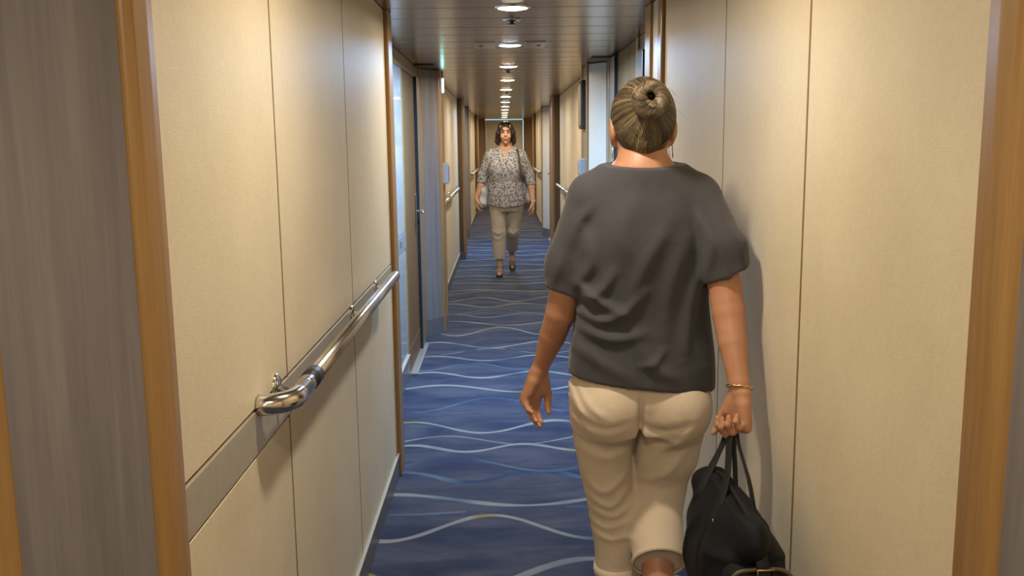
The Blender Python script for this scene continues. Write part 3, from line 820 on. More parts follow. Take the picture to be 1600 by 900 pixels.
def _hand(f, w, d, n, curl, spread, s, thumb, k, lens, thumb_down, side=None):
    l = f.thumb_side * np.cross(n, d)                                   # towards the thumb
    P = 0.082 * s
    for i, o in enumerate((0.027, 0.009, -0.009, -0.026)):              # palm built of four metacarpal rays
        f.cone(w + l * o * 0.55 * s, w + d * P + l * o * s, 0.0155 * s, 0.0125 * s, 0.012)
    f.cone(w + d * 0.02 + l * 0.018 * s + n * 0.006, w + d * 0.045 + l * 0.028 * s + n * 0.012, 0.017 * s, 0.013 * s, 0.012)
    f.cone(w + d * 0.025 - l * 0.018 * s + n * 0.006, w + d * 0.055 - l * 0.022 * s + n * 0.006, 0.014 * s, 0.011 * s, 0.012)
    grip = None
    for i, o in enumerate((0.028, 0.0095, -0.009, -0.0265)):
        L = lens[i] * s; seg = (L * 0.46, L * 0.31, L * 0.25)
        p = w + d * (P - (0.006 if i in (0, 2) else 0.014 if i == 3 else 0.0)) + l * o * s; ang = 0.0
        r = (0.0098, 0.0088, 0.0078, 0.0068) if i < 3 else (0.0086, 0.0078, 0.007, 0.006)
        tilt = l * (o / 0.03) * spread * 10
        cs = curl[i] if isinstance(curl[0], (tuple, list)) else curl
        for j in range(3):
            ang += cs[j]
            dirv = nrm(d * math.cos(ang) + n * math.sin(ang) + tilt * 0.1)
            q = p + dirv * seg[j]
            f.cone(p, q, r[j] * s, r[j + 1] * s, k if j else 0.007)
            f.ell(p, np.array([1, 1, 1]) * r[j] * s * 1.05, 0.004)
            p = q
        if i == 1: grip = w + d * (P + 0.012) + n * 0.022 * s
    tb = w + d * 0.026 * s + l * 0.026 * s + n * 0.008 * s               # the thumb leaves the side of the palm
    t1 = nrm(l * thumb[0] + d * 0.75 + n * thumb[1]); t2 = nrm(l * (thumb[0] - 0.45) + d * 0.95 + n * (thumb[1] + thumb_down * 0.3))
    a = tb + t1 * 0.036 * s; b = a + t2 * 0.030 * s; c = b + nrm(t2 + n * 0.25) * 0.022 * s
    f.cone(tb, a, 0.0145 * s, 0.0112 * s, 0.010); f.cone(a, b, 0.0112 * s, 0.0098 * s, 0.004); f.cone(b, c, 0.0098 * s, 0.0075 * s, 0.004)
    return grip

# ------------------------------------------------------------------ cloth, skin, hair materials
def m_skin(name, a, b, rough=0.48):
    t = NT(name); v = t.coord()
    n = t.noise(v, 14.0, 5, 0.6); n2 = t.noise(v, 3.0, 3)
    f = t.math('ADD', t.math('MULTIPLY', n, 0.5), t.math('MULTIPLY', n2, 0.5))
    t.bump(t.noise(v, 260.0, 3), 0.12, 0.001)
    return t.set(**{'Base Color': t.ramp(f, [(0.35, a), (0.65, b)]), 'Roughness': rough, 'Subsurface Weight': 0.12,
                    'Subsurface Radius': (0.010, 0.004, 0.002), 'Subsurface Scale': 0.6})
def m_cloth(name, a, b, weave=900.0, rough=0.85, crease=0.35, cscale=9.0, sheen=0.15):
    t = NT(name); v = t.coord()
    n = t.noise(v, 5.0, 4); n3 = t.noise(v, weave * 0.4, 2)
    c = t.ramp(t.math('ADD', t.math('MULTIPLY', n, 0.8), t.math('MULTIPLY', n3, 0.2)), [(0.3, a), (0.7, b)])
    h = t.math('ADD', t.math('MULTIPLY', t.noise(v, cscale, 4, 0.5, 1.2), 1.0), t.math('MULTIPLY', n3, 0.05))
    t.bump(h, crease, 0.012)
    return t.set(**{'Base Color': c, 'Roughness': rough, 'Sheen Weight': sheen, 'Specular IOR Level': 0.2})
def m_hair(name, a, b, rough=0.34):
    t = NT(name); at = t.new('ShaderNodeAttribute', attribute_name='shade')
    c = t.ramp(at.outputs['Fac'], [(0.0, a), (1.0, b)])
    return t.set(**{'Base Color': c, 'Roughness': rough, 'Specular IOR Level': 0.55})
MAT['skin'] = m_skin('tanned_skin', (0.40, 0.185, 0.10), (0.52, 0.265, 0.155))
MAT['skin2'] = m_skin('fair_skin', (0.42, 0.215, 0.13), (0.53, 0.30, 0.19))
MAT['tee'] = m_cloth('charcoal_jersey', (0.050, 0.049, 0.057), (0.066, 0.065, 0.074), crease=0.25)
MAT['trouser'] = m_cloth('beige_cotton', (0.55, 0.455, 0.345), (0.64, 0.535, 0.41), crease=0.30)
MAT['trouser2'] = m_cloth('stone_cotton', (0.34, 0.295, 0.23), (0.40, 0.35, 0.28), crease=0.3)
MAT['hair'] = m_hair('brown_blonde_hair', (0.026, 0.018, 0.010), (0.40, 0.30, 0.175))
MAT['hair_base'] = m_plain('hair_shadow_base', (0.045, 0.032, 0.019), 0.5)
MAT['hair2'] = m_hair('dark_brown_hair', (0.018, 0.010, 0.006), (0.10, 0.056, 0.03), 0.4)
MAT['gold'] = m_plain('gold_metal', (0.75, 0.55, 0.25), 0.25, 1.0)
MAT['silver'] = m_plain('silver_metal', (0.75, 0.74, 0.72), 0.25, 1.0)
MAT['canvas'] = m_cloth('black_canvas', (0.006, 0.0068, 0.010), (0.010, 0.011, 0.015), crease=0.3, rough=0.7, sheen=0.0)
MAT['canvas_edge'] = m_cloth('black_webbing', (0.009, 0.009, 0.011), (0.016, 0.016, 0.019), crease=0.1, rough=0.6, sheen=0.0)
MAT['leather'] = m_plain('tan_leather', (0.22, 0.105, 0.045), 0.45, bump=0.1)
MAT['leather_dark'] = m_plain('brown_piping', (0.10, 0.062, 0.036), 0.5)

def strands(name, lines, radii, shades, mat, parent, sides=3):
    """many thin hairs as one part"""
    V, Fc, S = [], [], []
    base = 0
    for pts, r, sh in zip(lines, radii, shades):
        P = np.array(pts, float); n = len(P)
        T = np.gradient(P, axis=0); T /= np.linalg.norm(T, axis=1)[:, None] + 1e-9
        ref = np.array([0.3, 0.2, 0.93]); N = ref - T * (T @ ref)[:, None]; N /= np.linalg.norm(N, axis=1)[:, None] + 1e-9
        B = np.cross(T, N)
        rr = r * np.clip(np.minimum(np.arange(n) + 0.6, n - np.arange(n) - 0.4) / 1.5, 0.25, 1.0)
        for k in range(sides):
            a = 2 * math.pi * k / sides
            V.append(P + (N * math.cos(a) + B * math.sin(a)) * rr[:, None])
        i = np.arange(n - 1)
        for k in range(sides):
            k2 = (k + 1) % sides
            Fc.append(np.stack([base + k * n + i, base + k2 * n + i, base + k2 * n + i + 1, base + k * n + i + 1], 1))
        base += n * sides; S.append(np.full(n * sides, sh))
    V = np.concatenate(V); Q = np.concatenate(Fc); S = np.concatenate(S)
    me = bpy.data.meshes.new(name)
    me.vertices.add(len(V)); me.vertices.foreach_set('co', V.astype(np.float32).ravel())
    me.loops.add(Q.size); me.loops.foreach_set('vertex_index', Q.ravel().astype(np.int32))
    me.polygons.add(len(Q)); me.polygons.foreach_set('loop_start', np.arange(0, Q.size, 4, dtype=np.int32))
    me.update(calc_edges=True); smooth(me)
    at = me.attributes.new('shade', 'FLOAT', 'POINT'); at.data.foreach_set('value', S.astype(np.float32))
    o = link(name, me, mat, parent); o['kind'] = 'stuff'
    return o

# ------------------------------------------------------------------ the near woman, walking away with a duffel bag
def near_woman():
    cx, cy = 0.346, 2.28
    root = empty('person', (0.335, 2.26, 0.0), 'woman seen from behind in charcoal t-shirt and rolled beige trousers, hair in a bun', 'person')
    # ---------------- body
    f = Field((0.0, 1.72, -0.01), (0.64, 2.62, 1.66), 0.0034)
    hc = (cx, 2.305, 1.535)
    f.ell((cx, 2.30, 1.545), (0.071, 0.088, 0.083), 0.01)                      # skull
    f.ell((cx, 2.335, 1.495), (0.058, 0.066, 0.072), 0.02)                     # face
    f.cone((cx, 2.375, 1.44), (cx, 2.36, 1.47), 0.026, 0.04, 0.02)             # chin and jaw
    f.cone((cx, 2.40, 1.53), (cx, 2.415, 1.495), 0.009, 0.013, 0.01)           # nose
    f.cone((cx - 0.02, 2.392, 1.462), (cx + 0.02, 2.392, 1.462), 0.007, 0.007, 0.008)   # mouth
    for sx in (-1, 1):
        f.ell((cx + sx * 0.028, 2.383, 1.532), (0.013, 0.010, 0.009), 0.006)
        R = [[1, sx * 0.0, 0], [0, 0.94, -0.34], [0, 0.34, 0.94]]
        f.ell((cx + sx * 0.0745, 2.292, 1.510), (0.009, 0.021, 0.031), 0.005, rot=R)    # ear
        f.ell((cx + sx * 0.0765, 2.287, 1.514), (0.006, 0.016, 0.024), 0.005, rot=R)
        f.ell((cx + sx * 0.080, 2.300, 1.515), (0.006, 0.010, 0.016), 0.004, 'sub', rot=R)
        f.ell((cx + sx * 0.072, 2.298, 1.481), (0.007, 0.009, 0.010), 0.006)            # lobe
    f.cone((cx, 2.298, 1.49), (cx, 2.278, 1.37), 0.055, 0.064, 0.03)           # neck
    f.cone((cx, 2.275, 1.405), (0.225, 2.28, 1.358), 0.046, 0.045, 0.035)      # shoulders
    f.cone((cx, 2.275, 1.405), (0.470, 2.275, 1.352), 0.046, 0.045, 0.035)
    f.loft([(0.78, cx, 2.28, 0.155, 0.10), (0.92, cx, 2.285, 0.15, 0.095), (1.05, cx, 2.29, 0.13, 0.09), (1.2, cx, 2.285, 0.145, 0.10), (1.33, cx, 2.28, 0.135, 0.085), (1.39, cx, 2.28, 0.09, 0.06)], 2.2, 0.03)
    # left arm hanging
    f.cone((0.200, 2.28, 1.335), (0.152, 2.285, 1.11), 0.046, 0.0400, 0.03)
    f.cone((0.152, 2.285, 1.11), (0.141, 2.298, 1.05), 0.0400, 0.0385, 0.004)
    f.cone((0.141, 2.298, 1.05), (0.122, 2.325, 0.985), 0.0385, 0.0340, 0.004)
    f.cone((0.122, 2.325, 0.985), (0.093, 2.362, 0.895), 0.0340, 0.0215, 0.004)
    f.thumb_side = 1.0
    f.cone((0.093, 2.362, 0.895), (0.088, 2.364, 0.88), 0.0215, 0.020, 0.006)
    hand(f, (0.087, 2.364, 0.878), (-0.30, 0.02, -0.95), (0.70, -0.72, 0.0), [(0.30, 0.45, 0.35), (0.40, 0.52, 0.38), (0.46, 0.55, 0.40), (0.52, 0.58, 0.4)], 0.0, 0.96, (0.45, 0.25))
    # right arm carrying the bag
    f.cone((0.492, 2.27, 1.335), (0.533, 2.185, 1.13), 0.047, 0.0400, 0.03)
    f.cone((0.533, 2.185, 1.13), (0.537, 2.160, 1.07), 0.0400, 0.0390, 0.004)
    f.cone((0.537, 2.160, 1.07), (0.541, 2.130, 1.005), 0.0390, 0.0345, 0.004)
    f.cone((0.541, 2.130, 1.005), (0.548, 2.085, 0.915), 0.0345, 0.0240, 0.004)
    f.thumb_side = -1.0
    f.cone((0.548, 2.085, 0.915), (0.548, 2.078, 0.898), 0.0240, 0.022, 0.006)
    grip = hand(f, (0.548, 2.076, 0.895), (-0.02, -0.16, -0.98), (-0.90, -0.43, 0.0), [(1.0, 1.35, 0.8), (1.05, 1.4, 0.8), (1.1, 1.4, 0.8), (1.15, 1.4, 0.8)], 0.0, 0.97, (0.5, 0.2), thumb_down=0.8)
    # legs inside the trousers, bare calves and feet below
    f.cone((0.255, 2.28, 0.80), (0.272, 2.285, 0.50), 0.070, 0.048, 0.04)
    f.cone((0.272, 2.285, 0.50), (0.284, 2.268, 0.34), 0.048, 0.047, 0.02)
    f.cone((0.284, 2.268, 0.34), (0.290, 2.282, 0.10), 0.047, 0.029, 0.02)
    f.cone((0.290, 2.282, 0.10), (0.290, 2.272, 0.045), 0.029, 0.032, 0.02)
    f.cone((0.290, 2.272, 0.032), (0.285, 2.42, 0.030), 0.031, 0.028, 0.02, sq=((0, 0, 1), 0.9))
    f.cone((0.285, 2.42, 0.028), (0.282, 2.475, 0.022), 0.030, 0.020, 0.02)
    for i in range(5): f.cone((0.262 + i * 0.011, 2.478, 0.016), (0.258 + i * 0.012, 2.512 - abs(i - 3.3) * 0.006, 0.013), 0.008, 0.0075, 0.004)
    kn = np.array([0.378, 2.33, 0.56]); hm = np.array([0.372, 2.150, 0.440]); dv = nrm(hm - kn)
    f.cone((0.425, 2.28, 0.80), tuple(kn), 0.072, 0.042, 0.03)
    f.cone(tuple(kn), tuple(kn + dv * 0.16), 0.042, 0.044, 0.015)
    an = kn + nrm([0, -0.70, -0.72]) * 0.40
    f.cone(tuple(kn + dv * 0.16), tuple(an), 0.044, 0.029, 0.015)
    td = nrm([0.0, 0.42, -0.90])
    f.cone(tuple(an), tuple(an + np.array([0, -0.025, -0.035])), 0.030, 0.032, 0.02)
    f.cone(tuple(an + np.array([0, -0.02, -0.04])), tuple(an + np.array([0, -0.02, -0.03]) + td * 0.17), 0.031, 0.027, 0.02)
    f.cone(tuple(an + np.array([0, -0.02, -0.03]) + td * 0.17), tuple(an + np.array([0, -0.01, -0.03]) + td * 0.205), 0.026, 0.017, 0.02)
    link('body', f.mesh('near_body'), MAT['skin'], root)
    # ---------------- t-shirt
    g = Field((0.04, 2.02, 0.80), (0.63, 2.50, 1.46), 0.0042)
    ccx = 0.343
    g.loft([(0.80, 0.345, 2.275, 0.186, 0.128), (0.90, 0.345, 2.275, 0.1875, 0.128), (0.95, 0.346, 2.278, 0.184, 0.124), (1.06, 0.348, 2.285, 0.168, 0.115), (1.14, 0.347, 2.282, 0.162, 0.116),
            (1.24, 0.346, 2.278, 0.164, 0.118), (1.32, 0.346, 2.276, 0.150, 0.104), (1.385, 0.346, 2.275, 0.105, 0.078), (1.43, 0.346, 2.277, 0.085, 0.066)], 2.35, 0.02)
    g.cone((cx, 2.275, 1.395), (0.222, 2.28, 1.350), 0.062, 0.060, 0.04)
    g.cone((cx, 2.275, 1.395), (0.472, 2.275, 1.345), 0.062, 0.060, 0.04)
    for pts, pl, nn in (([((0.216, 2.28, 1.335), 0.060), ((0.158, 2.285, 1.18), 0.0535), ((0.147, 2.287, 1.03), 0.0505)], (0.150, 2.287, 1.108), (-0.28, 0.0, -0.96)),
                        ([((0.480, 2.272, 1.332), 0.062), ((0.530, 2.205, 1.22), 0.056), ((0.552, 2.18, 1.08), 0.062)], (0.542, 2.185, 1.166), (0.40, 0.0, -0.92))):
        sv = Field((0.04, 2.02, 0.80), (0.63, 2.50, 1.46), 0.0042)
        for (pa, ra), (pb, rb_) in zip(pts, pts[1:]): sv.cone(pa, pb, ra, rb_, 0.02)
        sv.cut(pl, nn); sv.hollow(pl, nn, 0.03, 0.009)
        g.merge(sv, 0.016)
    # folds on the back and sides, drawn in the plane of the back
    def T(px, py): return (0.329 + (px - 1005) * 0.00151, 1.420 - (py - 262) * 0.00155)
    bl, bh = (0.0, 2.0, 0.8), (0.64, 2.25, 1.5)
    for pts, amp, wid in [
        ([(905, 445), (935, 470), (985, 492)], 0.011, 0.013), ([(900, 485), (940, 500), (975, 488), (1010, 455)], 0.012, 0.014),
        ([(905, 512), (955, 528), (1010, 520)], 0.010, 0.014), ([(1045, 350), (1010, 410), (985, 470)], 0.008, 0.020),
        ([(1075, 380), (1050, 450), (1040, 540)], 0.007, 0.020), ([(915, 360), (925, 410), (905, 445)], 0.007, 0.016),
        ([(1100, 420), (1085, 480), (1075, 560)], 0.008, 0.017), ([(1000, 540), (1030, 575), (1060, 590)], 0.006, 0.016),
        ([(960, 420), (945, 450), (910, 470)], 0.008, 0.013), ([(890, 540), (930, 560), (985, 590)], 0.006, 0.018),
        ([(1000, 300), (975, 360), (985, 400)], 0.004, 0.022), ([(1095, 330), (1110, 380), (1105, 430)], 0.008, 0.014),
        ([(1040, 545), (1025, 565), (1000, 570)], 0.007, 0.010), ([(930, 320), (905, 350), (890, 400)], 0.006, 0.014)]:
        g.ridge([T(*p) for p in pts], amp * 1.25, wid * 1.0, (0, 2), bl, bh)
    for pts, amp, wid in [([(890, 330), (872, 400), (862, 440)], 0.006, 0.012), ([(905, 370), (900, 420), (895, 455)], 0.006, 0.012)]:
        g.ridge([(0.346 + (p[0] - 1005) * 0.00159, 1.417 - (p[1] - 262) * 0.00163) for p in pts], amp, wid, (0, 2), (0, 2.0, 1.0), (0.25, 2.3, 1.4))
    for pts, amp, wid in [([(0.50, 1.33), (0.545, 1.25), (0.575, 1.17)], 0.007, 0.012), ([(0.47, 1.30), (0.51, 1.22), (0.53, 1.15)], 0.007, 0.012)]:
        g.ridge(pts, amp, wid, (0, 2), (0.42, 2.0, 1.0), (0.64, 2.3, 1.4))
    # neckline, cuffs, hem
    g.cut((cx, 2.2, 1.4165), (0, -0.12, 1.0)); g.hollow((cx, 2.2, 1.4165), (0, -0.12, 1.0), 0.03, 0.008, (0.2, 2.0, 1.35), (0.5, 2.5, 1.46))
    hn = (-0.115, 0.0, -1.0); hp = (0.343, 2.28, 0.882)
    g.cut(hp, hn); g.hollow(hp, hn, 0.05, 0.008, (0.0, 2.0, 0.8), (0.64, 2.5, 0.99))
    sh = link('t_shirt', g.mesh('near_t_shirt'), MAT['tee'], root)
    # ---------------- trousers
    h = Field((0.10, 2.00, 0.30), (0.60, 2.50, 0.98), 0.0040)
    h.loft([(0.76, 0.338, 2.275, 0.168, 0.112), (0.84, 0.343, 2.275, 0.1795, 0.120), (0.90, 0.343, 2.278, 0.172, 0.115), (0.97, 0.343, 2.28, 0.155, 0.10)], 2.2, 0.02)
    h.ell((0.258, 2.222, 0.815), (0.088, 0.085, 0.092), 0.02); h.ell((0.428, 2.222, 0.815), (0.088, 0.085, 0.092), 0.02)
    h.loft([(0.30, 0.288, 2.276, 0.0585, 0.060), (0.36, 0.288, 2.276, 0.058, 0.060), (0.42, 0.284, 2.276, 0.056, 0.062), (0.54, 0.270, 2.280, 0.060, 0.067), (0.66, 0.254, 2.280, 0.071, 0.080), (0.78, 0.250, 2.275, 0.086, 0.100), (0.84, 0.252, 2.275, 0.088, 0.105)], 2.1, 0.012)
    h.cone((0.428, 2.272, 0.80), (0.410, 2.285, 0.68), 0.092, 0.086, 0.014)
    h.cone((0.408, 2.285, 0.68), tuple(kn + np.array([0.010, -0.020, 0.02])), 0.086, 0.075, 0.014)
    h.cone(tuple(kn + np.array([0.008, -0.018, 0.01])), tuple(hm + dv * 0.05 + np.array([0.004, 0, 0])), 0.072, 0.063, 0.045)
    # cleft and folds
    h.ridge([(0.329, 0.87), (0.330, 0.80), (0.327, 0.74), (0.326, 0.66)], -0.018, 0.007, (0, 2), (0, 2.0, 0.3), (0.64, 2.27, 1.0))
    def TT(px, py): return (0.329 + (px - 1005) * 0.00155, 1.415 - (py - 262) * 0.00158)
    for pts, amp, wid in [([(905, 645), (945, 658), (985, 650)], -0.006, 0.009), ([(1000, 650), (1035, 665), (1090, 650)], -0.007, 0.009),
                          ([(890, 590), (905, 625), (915, 640)], 0.007, 0.009), ([(905, 595), (925, 625), (950, 640)], 0.005, 0.010),
                          ([(1095, 640), (1060, 690), (1015, 720)], 0.005, 0.014), ([(1085, 700), (1050, 745), (1005, 760)], 0.006, 0.012),
                          ([(905, 700), (950, 715), (985, 705)], 0.004, 0.014), ([(925, 760), (950, 775), (990, 745)], 0.006, 0.010), ([(925, 785), (960, 800), (992, 772)], 0.006, 0.009),
                          ([(930, 808), (965, 818), (995, 800)], 0.005, 0.008), ([(928, 830), (960, 838), (996, 822)], 0.004, 0.008), ([(930, 850), (965, 858), (996, 846)], 0.004, 0.008),
                          ([(1000, 768), (1040, 776), (1078, 762)], -0.0025, 0.012), ([(1000, 680), (1040, 700), (1085, 672)], 0.004, 0.012)]:
        h.ridge([TT(*p) for p in pts], amp, wid, (0, 2), (0, 2.0, 0.3), (0.64, 2.28, 1.0))
    lh = (0.29, 2.28, 0.352)
    h.cut(lh, (0.05, 0, -1), (0.1, 2.0, 0.3), (0.36, 2.5, 0.38)); h.hollow(lh, (0.05, 0, -1), 0.03, 0.010, (0.1, 2.0, 0.3), (0.36, 2.5, 0.40))
    rhp = hm + dv * 0.0; rl, ru = (0.30, 2.0, 0.30), (0.46, 2.235, 0.52)
    h.cut(tuple(rhp), tuple(dv), rl, ru); h.hollow(tuple(rhp), tuple(dv), 0.04, 0.013, rl, ru)
    tr = link('trousers', h.mesh('near_trousers'), MAT['trouser'], root)
    # rolled cuffs
    def ring(name, c, ax, ra, rb, wdt, thick, up):
        ax = nrm(ax); u = nrm(np.cross(ax, up)); v = np.cross(ax, u); vs, fs = [], []; N = 40
        prof = [(0, 0), (0.5, thick * 0.6), (1, 0), (1, -thick), (0.5, -thick), (0, -thick)]
        for i in range(N):
            a = 2 * math.pi * i / N
            for (q, o) in prof:
                p_ = np.array(c) - ax * wdt * q + u * math.cos(a) * (ra + 0.003 + o) + v * math.sin(a) * (rb + 0.003 + o); vs.append(p_)
        m = len(prof)
        for i in range(N):
            for j in range(m): fs.append((i * m + j, ((i + 1) % N) * m + j, ((i + 1) % N) * m + (j + 1) % m, i * m + (j + 1) % m))
        me = mesh(name, vs, fs); smooth(me); return link(name, me, MAT['trouser'], tr)
    ring('rolled_cuff', (0.288, 2.276, 0.351), (0.05, 0, -1), 0.0575, 0.060, 0.032, 0.004, (0, 1, 0))
    ring('rolled_cuff', tuple(hm + dv * 0.004 + np.array([0.004, 0, 0])), tuple(dv), 0.0640, 0.0640, 0.014, 0.004, (1, 0, 0))
    # ---------------- hair
    bunc = np.array([0.347, 2.188, 1.572]); bax = nrm([0.0, -0.93, 0.36])
    q = Field((0.24, 2.08, 1.40), (0.46, 2.44, 1.66), 0.0034)
    q.ell((cx, 2.294, 1.542), (0.0760, 0.0975, 0.0915), 0.01)
    q.ell((cx, 2.277, 1.500), (0.0630, 0.066, 0.062), 0.012)
    q.cut((cx, 2.37, 1.53), (0, 0.85, -0.53)); q.cut((cx, 2.3, 1.443), (0, 0.15, -1))
    q.cut((cx, 2.325, 1.47), (0, 0.6, -0.8))
    # the bun: a fat coil with a dark hole
    u = nrm(np.cross(bax, [1, 0, 0])); v = np.array([1.0, 0, 0])
    if u[2] < 0: u = -u
    for i in range(18):
        a0, a1 = 2 * math.pi * i / 18, 2 * math.pi * (i + 1) / 18
        def P(a):
            low = 0.5 - 0.5 * math.sin(a)
            return bunc + v * math.cos(a) * 0.0230 + u * (math.sin(a) * (0.0240) + 0.004) - u * 0.004 * low, 0.0125 + 0.0045 * low
        (p0, r0), (p1, r1) = P(a0), P(a1)
        q.cone(p0 + bax * 0.012, p1 + bax * 0.012, r0, r1, 0.003)
    q.ell(bunc - bax * 0.012, (0.034, 0.034, 0.036), 0.01)
    q.ell(bunc + bax * 0.024 + u * 0.007, (0.0135, 0.030, 0.0145), 0.003, 'sub')
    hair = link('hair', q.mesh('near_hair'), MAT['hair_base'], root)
    lines, rad, sh_ = [], [], []
    C0 = np.array([cx, 2.290, 1.541]); Rv = np.array([0.0785, 0.1015, 0.0945])
    pole = nrm((bunc - C0) / Rv); e1 = nrm(np.cross(pole, [0, 0, 1.0])); e2 = np.cross(e1, pole)
    for i in range(2600):
        a = rng.uniform(0, 2 * math.pi); 
        th0 = math.radians(rng.uniform(60, 130)); th1 = math.radians(rng.uniform(14, 26))
        sw = rng.normal(0, 0.05) + 0.12 * math.sin(a * 2)
        pts = []
        for j in range(12):
            t = j / 11; th = th0 + (th1 - th0) * t; aa = a + sw * t
            dv_ = pole * math.cos(th) + (e1 * math.cos(aa) + e2 * math.sin(aa)) * math.sin(th)
            lift = 1.0 + 0.012 * math.sin(t * math.pi) * rng.uniform(0.2, 1.0)
            p = C0 + dv_ * Rv * lift
            if p[2] < 1.49:                                       # the nape narrows
                s_ = np.clip((1.49 - p[2]) / 0.05, 0, 1); p[0] = cx + (p[0] - cx) * (1 - 0.10 * s_); p[1] = p[1] - 0.038 * s_ * max(0.0, 1 - abs(p[0] - cx) / 0.09)
            pts.append(p)
        pts = [p for p in pts if p[2] > 1.439 and (p[1] < 2.372)]
        if len(pts) < 4: continue
        lines.append(pts); rad.append(rng.uniform(0.0007, 0.0014))
        clump = 0.5 + 0.25 * math.sin(a * 23 + 2.5 * math.sin(a * 7)) + 0.25 * math.sin(a * 61 + 3 * math.sin(a * 13))
        sh_.append(np.clip(0.04 + 0.75 * clump ** 1.6 * rng.uniform(0.3, 1.0) + rng.normal(0, 0.08), 0, 1))
    for i in range(900):                                          # wraps of the bun
        a = rng.uniform(0, 2 * math.pi); low = 0.5 - 0.5 * math.sin(a)
        c = bunc + bax * 0.012 + v * math.cos(a) * 0.0245 + u * (math.sin(a) * 0.025 + 0.004) - u * 0.004 * low
        rr = (0.0165 + 0.0055 * low) * 1.03; outd = v * math.cos(a) + u * math.sin(a)
        b0, b1 = rng.uniform(-0.5, 0.1), rng.uniform(1.9, 2.5); tw = rng.normal(1.0, 0.16); pts = []
        for j in range(10):
            t = j / 9; b = b0 + (b1 - b0) * t; aa = a + tw * (t - 0.5)
            c2 = bunc + bax * 0.012 + v * math.cos(aa) * 0.0245 + u * (math.sin(aa) * 0.025 + 0.004) - u * 0.004 * low
            od = v * math.cos(aa) + u * math.sin(aa)
            pts.append(c2 + (od * math.cos(b) + bax * math.sin(b)) * rr)
        lines.append(pts); rad.append(rng.uniform(0.0007, 0.0013))
        clump = 0.5 + 0.25 * math.sin(a * 11 + 2.2 * math.sin(a * 3)) + 0.25 * math.sin(a * 37 + 3 * math.sin(a * 5)); sh_.append(np.clip(0.06 + 0.75 * clump ** 1.5 * rng.uniform(0.3, 1) + rng.normal(0, 0.08), 0, 1))
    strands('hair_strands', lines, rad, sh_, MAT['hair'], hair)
    lines, rad, sh_ = [], [], []
    for i in range(12):                                           # loose flyaways
        a = rng.uniform(-0.3, 2.4)
        o = nrm([math.cos(a), rng.uniform(-0.5, -0.1), math.sin(a)]); p0 = C0 + nrm(o / Rv) * Rv * 0.99; L = rng.uniform(0.012, 0.034)
        lines.append([p0 + o * L * t * (1 - 0.3 * t) + np.array([0.010 * t * t, 0, -0.020 * t * t]) for t in np.linspace(0, 1, 8)]); rad.append(0.0003); sh_.append(0.35)
    for sx in (-1, 1):
        for i in range(4):                                        # wisps at the nape and behind the ears
            p0 = np.array([cx + sx * rng.uniform(0.058, 0.066), 2.262 + rng.normal(0, 0.01), 1.470]); bend = rng.uniform(-0.006, 0.006); L = rng.uniform(0.022, 0.045)
            lines.append([p0 + np.array([sx * 0.006 * t + bend * math.sin(3 * t), -0.004 * t, -L * t]) for t in np.linspace(0, 1, 8)]); rad.append(0.0003); sh_.append(0.25)
    strands('loose_wisps', lines, rad, sh_, MAT['hair'], hair)
    # ---------------- earrings, bracelet
    for sx in (-1, 1):
        e = tube('earring', [(cx + sx * 0.074, 2.292, 1.470), (cx + sx * 0.0745, 2.291, 1.455), (cx + sx * 0.0745, 2.290, 1.440)], [0.0012, 0.0022, 0.0010], MAT['silver'], root, 8)
    wc = np.array([0.5475, 2.083, 0.908]); wd = nrm([0.0, -0.33, -0.94]); uu = np.array([1.0, 0, 0]); vv = nrm(np.cross(wd, uu))
    br = []
    for i in range(41):
        a = 2 * math.pi * i / 40; br.append(wc + uu * math.cos(a) * 0.0285 + vv * math.sin(a) * 0.0285 + wd * (0.004 * math.cos(a) + 0.0012 * math.sin(a * 10)))
    tube('bracelet', br, [0.0026 + 0.0008 * math.sin(i * 1.9) for i in range(41)], MAT['gold'], root, 8)
    return root, grip
_, GRIP = near_woman()

